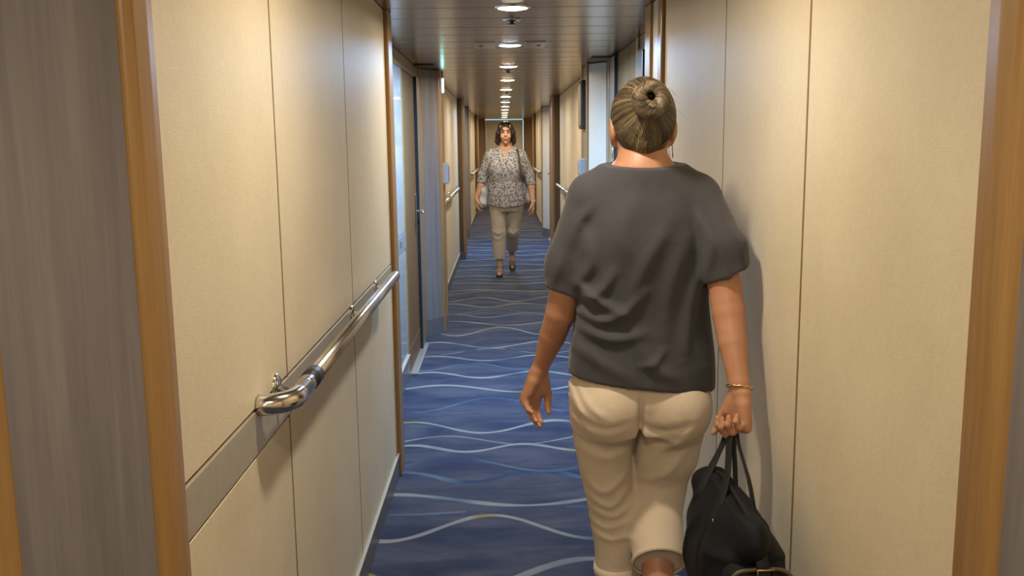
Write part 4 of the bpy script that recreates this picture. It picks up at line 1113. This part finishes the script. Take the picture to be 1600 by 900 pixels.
# ------------------------------------------------------------------ duffel bag in her hand
def duffel_bag(grip):
    bx, by = 0.492, 1.885
    root = empty('duffel_bag', (bx, by, 0.42), 'black canvas duffel bag with brown piped pocket carried low by the near woman', 'bag')
    f = Field((0.36, 1.60, 0.38), (0.62, 2.16, 0.80), 0.0038)
    f.loft([(0.42, bx, by, 0.066, 0.180), (0.45, bx, by, 0.082, 0.196), (0.55, bx, by, 0.087, 0.200), (0.62, bx - 0.002, by, 0.084, 0.198), (0.67, bx - 0.006, by, 0.068, 0.192), (0.705, bx - 0.010, by, 0.045, 0.182), (0.735, bx - 0.012, by, 0.020, 0.165)], 3.0, 0.012)
    f.ell((bx - 0.012, 1.71, 0.70), (0.03, 0.06, 0.04), 0.02); f.ell((bx - 0.016, 2.03, 0.69), (0.045, 0.05, 0.03), 0.02)
    f.ridge([(1.70, 0.66), (1.80, 0.64), (1.86, 0.68)], 0.006, 0.012, (1, 2)); f.ridge([(1.9, 0.67), (1.96, 0.60), (2.0, 0.5)], 0.006, 0.014, (1, 2))
    f.ridge([(1.74, 0.58), (1.80, 0.50), (1.84, 0.45)], 0.005, 0.014, (1, 2)); f.ridge([(1.82, 0.70), (1.84, 0.62), (1.83, 0.55)], -0.006, 0.012, (1, 2))
    f.wave(0.0018, (40, 25, 55), 0.3); f.wave(0.0012, (-60, 45, 30), 1.3)
    body = link('bag_body', f.mesh('duffel_body'), MAT['canvas'], root)
    # end pocket facing the viewer
    p = Field((0.38, 1.60, 0.40), (0.62, 1.76, 0.72), 0.0034)
    p.loft([(0.43, bx - 0.002, 1.70, 0.060, 0.036), (0.5, bx - 0.002, 1.70, 0.072, 0.045), (0.58, bx - 0.002, 1.70, 0.072, 0.044), (0.635, bx - 0.004, 1.70, 0.060, 0.036), (0.655, bx - 0.004, 1.705, 0.045, 0.025)], 2.8, 0.01)
    p.wave(0.0015, (55, 10, 45), 0.9)
    link('end_pocket', p.mesh('duffel_pocket'), MAT['canvas'], root)
    arc = bez([(0.420, 1.668, 0.46), (0.4185, 1.662, 0.55), (0.424, 1.664, 0.615), (0.442, 1.666, 0.648), (0.472, 1.667, 0.655), (0.500, 1.667, 0.656), (0.528, 1.667, 0.655), (0.550, 1.666, 0.640), (0.562, 1.664, 0.60), (0.565, 1.664, 0.50)], 6)
    tube('pocket_piping', arc, 0.0042, MAT['leather_dark'], root, 8)
    st = tube('pocket_strap', bez([(0.492, 1.685, 0.690), (0.494, 1.662, 0.655), (0.497, 1.655, 0.60), (0.498, 1.653, 0.54), (0.498, 1.653, 0.47)], 6), 0.012, MAT['canvas_edge'], root, 8, flat=(0.0022, 0.013, (0, -1, 0.2)))
    for zc in (0.650, 0.600):
        yb = 1.652 if zc < 0.62 else 1.6555
        fr = [(0.497 - 0.016, yb, zc - 0.010), (0.497 + 0.016, yb, zc - 0.010), (0.497 + 0.016, yb, zc + 0.010), (0.497 - 0.016, yb, zc + 0.010), (0.497 - 0.016, yb, zc - 0.010)]
        tube('buckle', fr, 0.0022, MAT['gold'], st, 8)
    box('leather_tab', (0.486, 1.646, 0.545), (0.510, 1.651, 0.592), MAT['leather'], root, 0.002)
    box('red_tag', (0.571, 1.70, 0.575), (0.578, 1.716, 0.60), m_plain('red_tag', (0.35, 0.03, 0.03), 0.6), root, 0.001)
    tube('zipper', bez([(bx - 0.012, 1.70, 0.735), (bx - 0.012, 1.80, 0.741), (bx - 0.012, 1.95, 0.741), (bx - 0.014, 2.05, 0.715)], 6), 0.005, MAT['canvas_edge'], root, 8)
    # two long handles meeting in the fist
    gx, gy, gz = grip
    for sx, gsh in ((-1, -0.006), (1, 0.008)):
        xn, xf = bx - 0.012 + sx * 0.040, bx - 0.016 + sx * 0.040
        zn = 0.705
        pts = [(xn + sx * 0.022, 1.815, 0.60), (xn + sx * 0.010, 1.818, 0.675), (xn, 1.825, zn), (xn * 0.6 + gx * 0.4, 1.89, 0.755), (gx * 0.9 + xn * 0.1 + gsh, gy - 0.030, gz - 0.020),
               (gx + gsh, gy, gz + 0.004), (gx * 0.9 + xf * 0.1 + gsh, gy + 0.012, gz - 0.022), (xf * 0.6 + gx * 0.4, 2.00, 0.755), (xf, 1.965, zn), (xf + sx * 0.010, 1.968, 0.675), (xf + sx * 0.022, 1.97, 0.60)]
        hd = tube('handle', bez(pts, 7), 0.01, MAT['canvas_edge'], root, 10, flat=(0.0026, 0.0105, (sx * 0.75, -0.45, 0.35)))
        for yy in (1.823, 1.966):
            lathe('rivet', [(0.0, 0.0), (0.006, 0.0), (0.006, 0.003 * sx), (0.0, 0.004 * sx)], (xn + sx * 0.007, yy, 0.690), MAT['silver'], hd, 12, 'x')
    return root
duffel_bag(GRIP)

# ------------------------------------------------------------------ the woman walking towards us
def m_print():
    t = NT('printed_blouse'); v = t.coord(scale=(1, 0.6, 1))
    vo = t.new('ShaderNodeTexVoronoi', feature='F1'); vo.inputs['Scale'].default_value = 50.0; vo.inputs['Randomness'].default_value = 0.95
    mv = t.new('ShaderNodeVectorMath', operation='ADD'); nz = t.new('ShaderNodeTexNoise'); nz.inputs['Scale'].default_value = 30.0
    t.lk(v, nz.inputs['Vector']); sc_ = t.new('ShaderNodeVectorMath', operation='SCALE'); sc_.inputs['Scale'].default_value = 0.035
    t.lk(nz.outputs['Color'], sc_.inputs[0]); t.lk(v, mv.inputs[0]); t.lk(sc_.outputs[0], mv.inputs[1]); t.lk(mv.outputs[0], vo.inputs['Vector'])
    spot = t.math('LESS_THAN', vo.outputs['Distance'], 0.46)
    on = t.new('ShaderNodeSeparateColor'); t.lk(vo.outputs['Color'], on.inputs[0])
    spot = t.math('MULTIPLY', spot, t.math('GREATER_THAN', on.outputs[0], 0.05))
    dark = t.mix(on.outputs[1], (0.045, 0.048, 0.070), (0.13, 0.125, 0.135))
    c = t.mix(t.math('MULTIPLY', spot, 0.85), t.ramp(t.noise(v, 6.0), [(0.3, (0.36, 0.35, 0.35)), (0.7, (0.43, 0.42, 0.42))]), dark)
    t.bump(t.noise(v, 11.0, 3, 0.5, 1.0), 0.3, 0.012)
    return t.set(**{'Base Color': c, 'Roughness': 0.85, 'Specular IOR Level': 0.2})
MAT['print'] = m_print()
MAT['lips'] = m_plain('lips', (0.36, 0.11, 0.09), 0.4)
MAT['eye_white'] = m_plain('eye_white', (0.30, 0.27, 0.25), 0.3, var=0.03)
MAT['iris'] = m_plain('iris', (0.03, 0.018, 0.012), 0.2)
MAT['brow'] = m_plain('eyebrow', (0.05, 0.028, 0.018), 0.7)
MAT['shoe'] = m_plain('tan_shoe', (0.30, 0.17, 0.10), 0.5)
MAT['sole'] = m_plain('dark_sole', (0.03, 0.022, 0.018), 0.6)
MAT['bag_grey'] = m_plain('pale_grey_leather', (0.50, 0.50, 0.50), 0.42, var=0.05, bump=0.06)
MAT['strap_brown'] = m_plain('brown_strap', (0.055, 0.032, 0.022), 0.5)

def far_woman():
    x0, y0 = 0.026, 10.45
    root = empty('person', (x0, y0, 0.0), 'smiling woman in patterned grey blouse and stone trousers walking towards us', 'person')
    f = Field((-0.38, 10.05, -0.01), (0.44, 11.05, 1.74), 0.0048)
    X = lambda a: x0 + a
    f.ell((X(0.004), 10.44, 1.625), (0.070, 0.088, 0.088), 0.01)
    f.ell((X(0.004), 10.405, 1.565), (0.062, 0.066, 0.085), 0.02)
    f.cone((X(0.004), 10.365, 1.492), (X(0.004), 10.38, 1.53), 0.024, 0.040, 0.02)
    f.cone((X(0.004), 10.342, 1.598), (X(0.004), 10.330, 1.568), 0.008, 0.012, 0.012)
    for s in (-1, 1):
        f.ell((X(0.004 + s * 0.014), 10.340, 1.565), (0.008, 0.009, 0.007), 0.006)
        f.ell((X(0.004 + s * 0.036), 10.360, 1.555), (0.020, 0.018, 0.018), 0.018)         # cheek
        f.ell((X(0.004 + s * 0.029), 10.338, 1.603), (0.014, 0.012, 0.009), 0.008, 'sub')  # eye socket
    f.cone((X(-0.022), 10.350, 1.632), (X(0.030), 10.350, 1.632), 0.012, 0.012, 0.015)     # brow ridge
    f.cone((X(0.004), 10.44, 1.53), (X(0.0), 10.45, 1.40), 0.054, 0.062, 0.03)
    f.cone((X(0), 10.45, 1.42), (X(-0.165), 10.45, 1.345), 0.045, 0.045, 0.035); f.cone((X(0), 10.45, 1.42), (X(0.165), 10.45, 1.345), 0.045, 0.045, 0.035)
    f.loft([(0.80, X(0), 10.45, 0.165, 0.11), (0.95, X(0), 10.45, 0.165, 0.11), (1.1, X(0), 10.45, 0.155, 0.105), (1.25, X(0), 10.45, 0.16, 0.11), (1.36, X(0), 10.45, 0.14, 0.085), (1.42, X(0), 10.45, 0.09, 0.055)], 2.2, 0.03)
    # her right arm (image left) a little back, her left arm (image right) a little forward
    f.cone((X(-0.19), 10.45, 1.335), (X(-0.262), 10.48, 1.10), 0.050, 0.042, 0.03)
    f.cone((X(-0.262), 10.48, 1.10), (X(-0.285), 10.46, 1.00), 0.043, 0.040, 0.02); f.cone((X(-0.285), 10.46, 1.00), (X(-0.335), 10.41, 0.865), 0.040, 0.026, 0.02)
    f.thumb_side = -1.0
    hand(f, (X(-0.338), 10.405, 0.855), (0.10, -0.08, -0.98), (0.95, 0.2, 0.0), (0.35, 0.55, 0.45), 0.002, 1.02, (0.45, 0.35))
    f.cone((X(0.19), 10.45, 1.335), (X(0.272), 10.47, 1.10), 0.050, 0.042, 0.03)
    f.cone((X(0.272), 10.47, 1.10), (X(0.290), 10.44, 0.99), 0.043, 0.040, 0.02); f.cone((X(0.290), 10.44, 0.99), (X(0.305), 10.37, 0.825), 0.040, 0.026, 0.02)
    f.thumb_side = 1.0
    hand(f, (X(0.306), 10.366, 0.815), (-0.02, -0.10, -0.98), (-0.95, 0.2, 0.0), (0.30, 0.45, 0.35), 0.003, 1.02, (0.5, 0.3))
    # legs: her right (image left) leads, her left trails with the heel up
    f.cone((X(-0.085), 10.44, 0.80), (X(-0.083), 10.36, 0.46), 0.075, 0.052, 0.04); f.cone((X(-0.083), 10.36, 0.46), (X(-0.082), 10.30, 0.11), 0.048, 0.030, 0.02)
    f.cone((X(-0.082), 10.30, 0.11), (X(-0.082), 10.305, 0.05), 0.030, 0.032, 0.02); f.cone((X(-0.082), 10.30, 0.040), (X(-0.086), 10.16, 0.034), 0.031, 0.028, 0.02); f.cone((X(-0.086), 10.16, 0.034), (X(-0.088), 10.11, 0.030), 0.027, 0.019, 0.02)
    f.cone((X(0.085), 10.46, 0.80), (X(0.065), 10.46, 0.47), 0.075, 0.052, 0.04); f.cone((X(0.065), 10.46, 0.47), (X(0.062), 10.74, 0.22), 0.048, 0.031, 0.02)
    f.cone((X(0.062), 10.74, 0.22), (X(0.062), 10.775, 0.175), 0.031, 0.032, 0.02); f.cone((X(0.062), 10.770, 0.165), (X(0.064), 10.69, 0.065), 0.031, 0.028, 0.02); f.cone((X(0.064), 10.69, 0.065), (X(0.065), 10.655, 0.035), 0.026, 0.019, 0.02)
    link('body', f.mesh('far_body'), MAT['skin2'], root)
    # face
    for s in (-1, 1):
        xe = X(0.004 + s * 0.029)
        e = lathe('eye', [(0.0, 0.0), (0.008, 0.002), (0.0125, 0.007), (0.0, 0.012)], (xe, 10.343, 1.602), MAT['eye_white'], root, 14, 'y')
        lathe('iris', [(0.0, 0.0), (0.0052, 0.001), (0.0056, 0.004), (0.0, 0.006)], (xe, 10.3405, 1.602), MAT['iris'], e, 12, 'y')
        tube('eyelid', bez([(xe - 0.016, 10.348, 1.601), (xe, 10.337, 1.610), (xe + 0.016, 10.348, 1.601)], 4), [0.0018] * 9, MAT['brow'], root, 6)
        tube('eyebrow', bez([(xe - s * 0.016, 10.339, 1.622), (xe + s * 0.002, 10.337, 1.629), (xe + s * 0.020, 10.346, 1.622)], 4), [0.002, 0.003, 0.0036, 0.0036, 0.0036, 0.0032, 0.003, 0.0022, 0.0012], MAT['brow'], root, 6)
    for dz, r, nm in ((0.004, 0.0040, 'upper_lip'), (-0.005, 0.0052, 'lower_lip')):
        tube(nm, bez([(X(-0.027), 10.353, 1.541), (X(-0.012), 10.337, 1.531 + dz), (X(0.004), 10.332, 1.529 + dz), (X(0.020), 10.337, 1.531 + dz), (X(0.035), 10.353, 1.541)], 4),
             [0.0012 + r * math.sin(math.pi * i / 16) for i in range(17)], MAT['lips'], root, 8)
    # hair: parted bob
    q = Field((-0.16, 10.28, 1.42), (0.22, 10.60, 1.76), 0.0042)
    q.ell((X(0.004), 10.450, 1.630), (0.088, 0.106, 0.094), 0.01)
    q.ell((X(0.004), 10.490, 1.55), (0.088, 0.062, 0.09), 0.03)
    for s in (-1, 1):
        q.cone((X(0.004 + s * 0.060), 10.400, 1.670), (X(0.004 + s * 0.086), 10.405, 1.590), 0.026, 0.024, 0.02)
        q.cone((X(0.004 + s * 0.086), 10.405, 1.590), (X(0.004 + s * 0.094), 10.425, 1.500), 0.026, 0.022, 0.02)
        q.cone((X(0.004 + s * 0.094), 10.425, 1.500), (X(0.004 + s * 0.085), 10.445, 1.468), 0.022, 0.014, 0.02)
    q.ell((X(0.004), 10.345, 1.570), (0.061, 0.075, 0.092), 0.012, 'sub')
    q.wave(0.0025, (95, 30, 12), 0.4); q.wave(0.0015, (210, 60, 20), 1.0)
    hair = link('hair', q.mesh('far_hair'), MAT['hair2'], root)
    lines, rad, sh = [], [], []
    for i in range(700):
        s = -1 if i % 2 else 1; a = rng.uniform(-0.9, 2.4)                # from the parting down each side
        top = np.array([X(0.002) + rng.normal(0, 0.003), 10.462 - 0.09 * math.sin(a * 0.65), 1.722 - 0.02 * abs(a) * 0.3])
        yb = 10.405 + 0.05 * (1 - math.sin(a * 0.65)) + rng.normal(0, 0.006); zb = rng.uniform(1.462, 1.50)
        mid = np.array([X(0.004 + s * rng.uniform(0.084, 0.095)), top[1] * 0.6 + yb * 0.4, 1.635]); low = np.array([X(0.004 + s * rng.uniform(0.106, 0.118)), yb, 1.54]); end = np.array([X(0.004 + s * rng.uniform(0.088, 0.108)), yb + 0.01, zb])
        lines.append([np.array(p) for p in bez([top, (top + mid) / 2 + np.array([s * 0.014, 0, 0.030]), mid, low, end], 3)]); rad.append(0.0013); sh.append(np.clip(rng.normal(0.4, 0.25), 0, 1))
    strands('hair_strands', lines, rad, sh, MAT['hair2'], hair)
    # blouse
    g = Field((-0.36, 10.20, 0.70), (0.42, 10.70, 1.47), 0.0055)
    g.loft([(0.70, X(0), 10.45, 0.215, 0.152), (0.80, X(0), 10.45, 0.212, 0.150), (0.95, X(0), 10.445, 0.202, 0.145), (1.08, X(0), 10.44, 0.190, 0.140), (1.2, X(0), 10.435, 0.186, 0.142), (1.3, X(0), 10.445, 0.172, 0.118), (1.38, X(0), 10.45, 0.12, 0.078), (1.45, X(0), 10.45, 0.085, 0.06)], 2.25, 0.02)
    g.ell((X(-0.08), 10.375, 1.19), (0.09, 0.075, 0.10), 0.07); g.ell((X(0.08), 10.375, 1.19), (0.09, 0.075, 0.10), 0.07)
    for s in (-1, 1):
        g.cone((X(0), 10.45, 1.405), (X(s * 0.165), 10.45, 1.340), 0.060, 0.060, 0.05)
    g.cone((X(-0.18), 10.45, 1.33), (X(-0.258), 10.48, 1.12), 0.066, 0.058, 0.03); g.cone((X(-0.258), 10.48, 1.12), (X(-0.282), 10.465, 1.00), 0.058, 0.056, 0.02)
    g.cone((X(0.18), 10.45, 1.33), (X(0.268), 10.47, 1.12), 0.066, 0.058, 0.03); g.cone((X(0.268), 10.47, 1.12), (X(0.292), 10.445, 0.98), 0.058, 0.056, 0.02)
    for pts, amp, wid in [([(-0.12, 1.22), (-0.10, 1.0), (-0.13, 0.80)], 0.009, 0.022), ([(0.14, 1.2), (0.12, 1.0), (0.15, 0.8)], 0.009, 0.022), ([(0.02, 1.15), (0.03, 0.95), (0.01, 0.78)], 0.007, 0.024), ([(-0.05, 1.0), (-0.04, 0.85), (-0.06, 0.76)], 0.007, 0.016), ([(0.08, 0.98), (0.075, 0.85), (0.09, 0.76)], 0.007, 0.016)]:
        g.ridge(pts, amp, wid, (0, 2), (-0.3, 10.2, 0.7), (0.3, 10.44, 1.4))
    g.cut((x0, 10.4, 1.418), (0, -0.35, 1.0))
    # the V neck
    sl = g.sl((-0.05, 10.2, 1.26), (0.12, 10.48, 1.47)); gx, gy, gz = g.grid(sl)
    vee = np.abs(gx - X(0)) * 0.92 - (gz - 1.315) * 0.42
    g.a[sl] = np.maximum(g.a[sl], -np.maximum(vee, gy - 10.47))
    def hem(pt, n, lo, hi, d=0.04, th=0.008): g.cut(pt, n, lo, hi); g.hollow(pt, n, d, th, lo, hi)
    hem((X(-0.276), 10.47, 1.045), (-0.15, 0, -1), (-0.4, 10.2, 0.9), (X(-0.205), 10.7, 1.12)); hem((X(0.288), 10.45, 1.015), (0.15, 0, -1), (X(0.212), 10.2, 0.9), (0.45, 10.7, 1.1))
    sl = g.sl((-0.24, 10.2, 0.70), (0.28, 10.7, 0.92)); gx, gy, gz = g.grid(sl)                 # rounded shirt tail
    hz = 0.765 + 0.9 * (gx - x0) ** 2; g.a[sl] = np.maximum(g.a[sl], hz - gz)
    bl = link('blouse', g.mesh('far_blouse'), MAT['print'], root)
    for i in range(5): lathe('button', [(0.0, 0.0), (0.006, 0.0), (0.006, 0.003), (0.0, 0.004)], (X(0.001), 10.292 - (0.008 if i == 1 else 0), 1.28 - i * 0.09), MAT['silver'], bl, 10, 'y')
    # trousers
    h = Field((-0.22, 10.15, 0.14), (0.27, 10.85, 0.95), 0.0055)
    h.loft([(0.72, X(0), 10.45, 0.172, 0.125), (0.82, X(0), 10.45, 0.182, 0.13), (0.94, X(0), 10.45, 0.17, 0.115)], 2.2, 0.02)
    h.cone((X(-0.095), 10.44, 0.76), (X(-0.085), 10.37, 0.47), 0.098, 0.078, 0.02); h.cone((X(-0.085), 10.37, 0.47), (X(-0.086), 10.31, 0.12), 0.078, 0.071, 0.02)
    h.cone((X(0.095), 10.455, 0.76), (X(0.070), 10.455, 0.48), 0.098, 0.076, 0.02); h.cone((X(0.070), 10.455, 0.48), (X(0.060), 10.70, 0.22), 0.076, 0.068, 0.02)
    for pts, amp, wid in [([(-0.15, 0.52), (-0.06, 0.47), (-0.02, 0.50)], 0.008, 0.012), ([(-0.13, 0.44), (-0.07, 0.41), (-0.02, 0.45)], 0.007, 0.012), ([(0.05, 0.50), (0.10, 0.46), (0.15, 0.50)], 0.008, 0.012), ([(0.0, 0.78), (0.06, 0.70), (0.13, 0.72)], 0.006, 0.014), ([(0.03, 0.78), (-0.03, 0.70), (-0.10, 0.72)], 0.006, 0.014)]:
        h.ridge(pts, amp, wid, (0, 2))
    h.cut((X(-0.085), 10.31, 0.185), (0, 0, -1), (-0.25, 10.1, 0.1), (X(-0.005), 10.42, 0.24)); h.hollow((X(-0.085), 10.31, 0.185), (0, 0, -1), 0.04, 0.007, (-0.25, 10.1, 0.1), (X(-0.005), 10.42, 0.24))
    dn = nrm([-0.01, 0.28, -0.25]); hp = (X(0.061), 10.655, 0.27)
    h.cut(hp, dn, (X(-0.03), 10.5, 0.1), (0.3, 10.9, 0.36)); h.hollow(hp, dn, 0.04, 0.007, (X(-0.03), 10.5, 0.1), (0.3, 10.9, 0.36))
    link('trousers', h.mesh('far_trousers'), MAT['trouser2'], root)
    # sandals: sole and band
    def shoe(heel, toe, up):
        heel, toe, up = np.array(heel), np.array(toe), nrm(up); d = toe - heel; L = np.linalg.norm(d); d /= L; sd = nrm(np.cross(d, up)); vs = []
        outline = [(-0.03, 0.0), (-0.022, 0.024), (0.05, 0.028), (0.13, 0.036), (0.19, 0.036), (0.23, 0.022), (0.245, 0.0)]
        outline = outline + [(a, -b) for a, b in outline[-2:0:-1]]; n = len(outline)
        for hgt in (-0.012, 0.008):
            for a, b in outline: vs.append(heel + d * a * (L / 0.215) + sd * b + up * hgt)
        fs = [tuple(range(n - 1, -1, -1)), tuple(range(n, 2 * n))] + [(i, (i + 1) % n, n + (i + 1) % n, n + i) for i in range(n)]
        s_ = empty('sandal', tuple(heel), None); s_.parent = root; s_.location = Vector(heel) - root.location
        link('sole', mesh('sole', vs, fs), MAT['sole'], s_)
        for a in (0.13, 0.17):
            c = heel + d * a * (L / 0.215); pts = [c + sd * 0.036 * math.cos(t) + up * (0.004 + 0.062 * math.sin(t) * (1.0 - (a - 0.13) * 4)) for t in np.linspace(0, math.pi, 11)]
            tube('band', pts, 0.006, MAT['shoe'], s_, 8, flat=(0.003, 0.011, tuple(up)))
    shoe((X(-0.082), 10.325, 0.013), (X(-0.087), 10.11, 0.013), (0, 0, 1))
    shoe((X(0.062), 10.800, 0.158), (X(0.065), 10.665, 0.013), (0, 0.72, 0.69) if False else (0, -0.72, 0.69))
    # wristwatch on her left wrist
    wc = np.array([X(0.304), 10.372, 0.838]); tube('bracelet', [wc + np.array([math.cos(a) * 0.029, math.sin(a) * 0.029, 0.006 * math.sin(a)]) for a in np.linspace(0, 2 * math.pi, 25)], 0.005, MAT['silver'], root, 8)
    return root
far_woman()

def shoulder_bag(label, cx, cy, zlo, zhi, a, b, mat, strap_mat, strap_pts, flatn, wid=0.012):
    r = empty('shoulder_bag', (cx, cy, zlo), label, 'bag', 'bags worn by the far woman')
    f = Field((cx - 0.2, cy - 0.2, zlo - 0.02), (cx + 0.2, cy + 0.2, zhi + 0.04), 0.005)
    f.loft([(zlo, cx, cy, a * 0.7, b * 0.8), (zlo + 0.03, cx, cy, a, b), ((zlo + zhi) / 2, cx, cy, a * 0.85, b * 0.95), (zhi, cx, cy, a * 0.35, b * 0.75)], 2.8, 0.01)
    f.wave(0.003, (30, 14, 40), 0.5)
    link('bag_body', f.mesh('shoulder_bag_body'), mat, r)
    tube('strap', bez(strap_pts, 6), 0.01, strap_mat, r, 8, flat=(0.003, wid, flatn))
    return r
shoulder_bag('pale grey shoulder bag hanging between her right arm and hip', -0.242, 10.56, 0.765, 1.12, 0.072, 0.15, MAT['bag_grey'], MAT['bag_grey'],
             [(-0.238, 10.47, 1.10), (-0.190, 10.39, 1.20), (-0.150, 10.375, 1.36), (-0.140, 10.43, 1.412), (-0.150, 10.52, 1.40), (-0.19, 10.60, 1.20), (-0.238, 10.63, 1.10)], (-0.5, -0.6, 0.6), 0.008)
shoulder_bag('small bag on a dark brown strap behind her left hip', 0.262, 10.60, 0.80, 1.02, 0.045, 0.11, MAT['bag_grey'], MAT['strap_brown'],
             [(0.262, 10.52, 1.00), (0.205, 10.315, 1.10), (0.185, 10.305, 1.22), (0.165, 10.355, 1.36), (0.158, 10.43, 1.420), (0.165, 10.53, 1.38), (0.21, 10.62, 1.18), (0.262, 10.66, 1.0)], (0.2, -0.8, 0.5), 0.014)
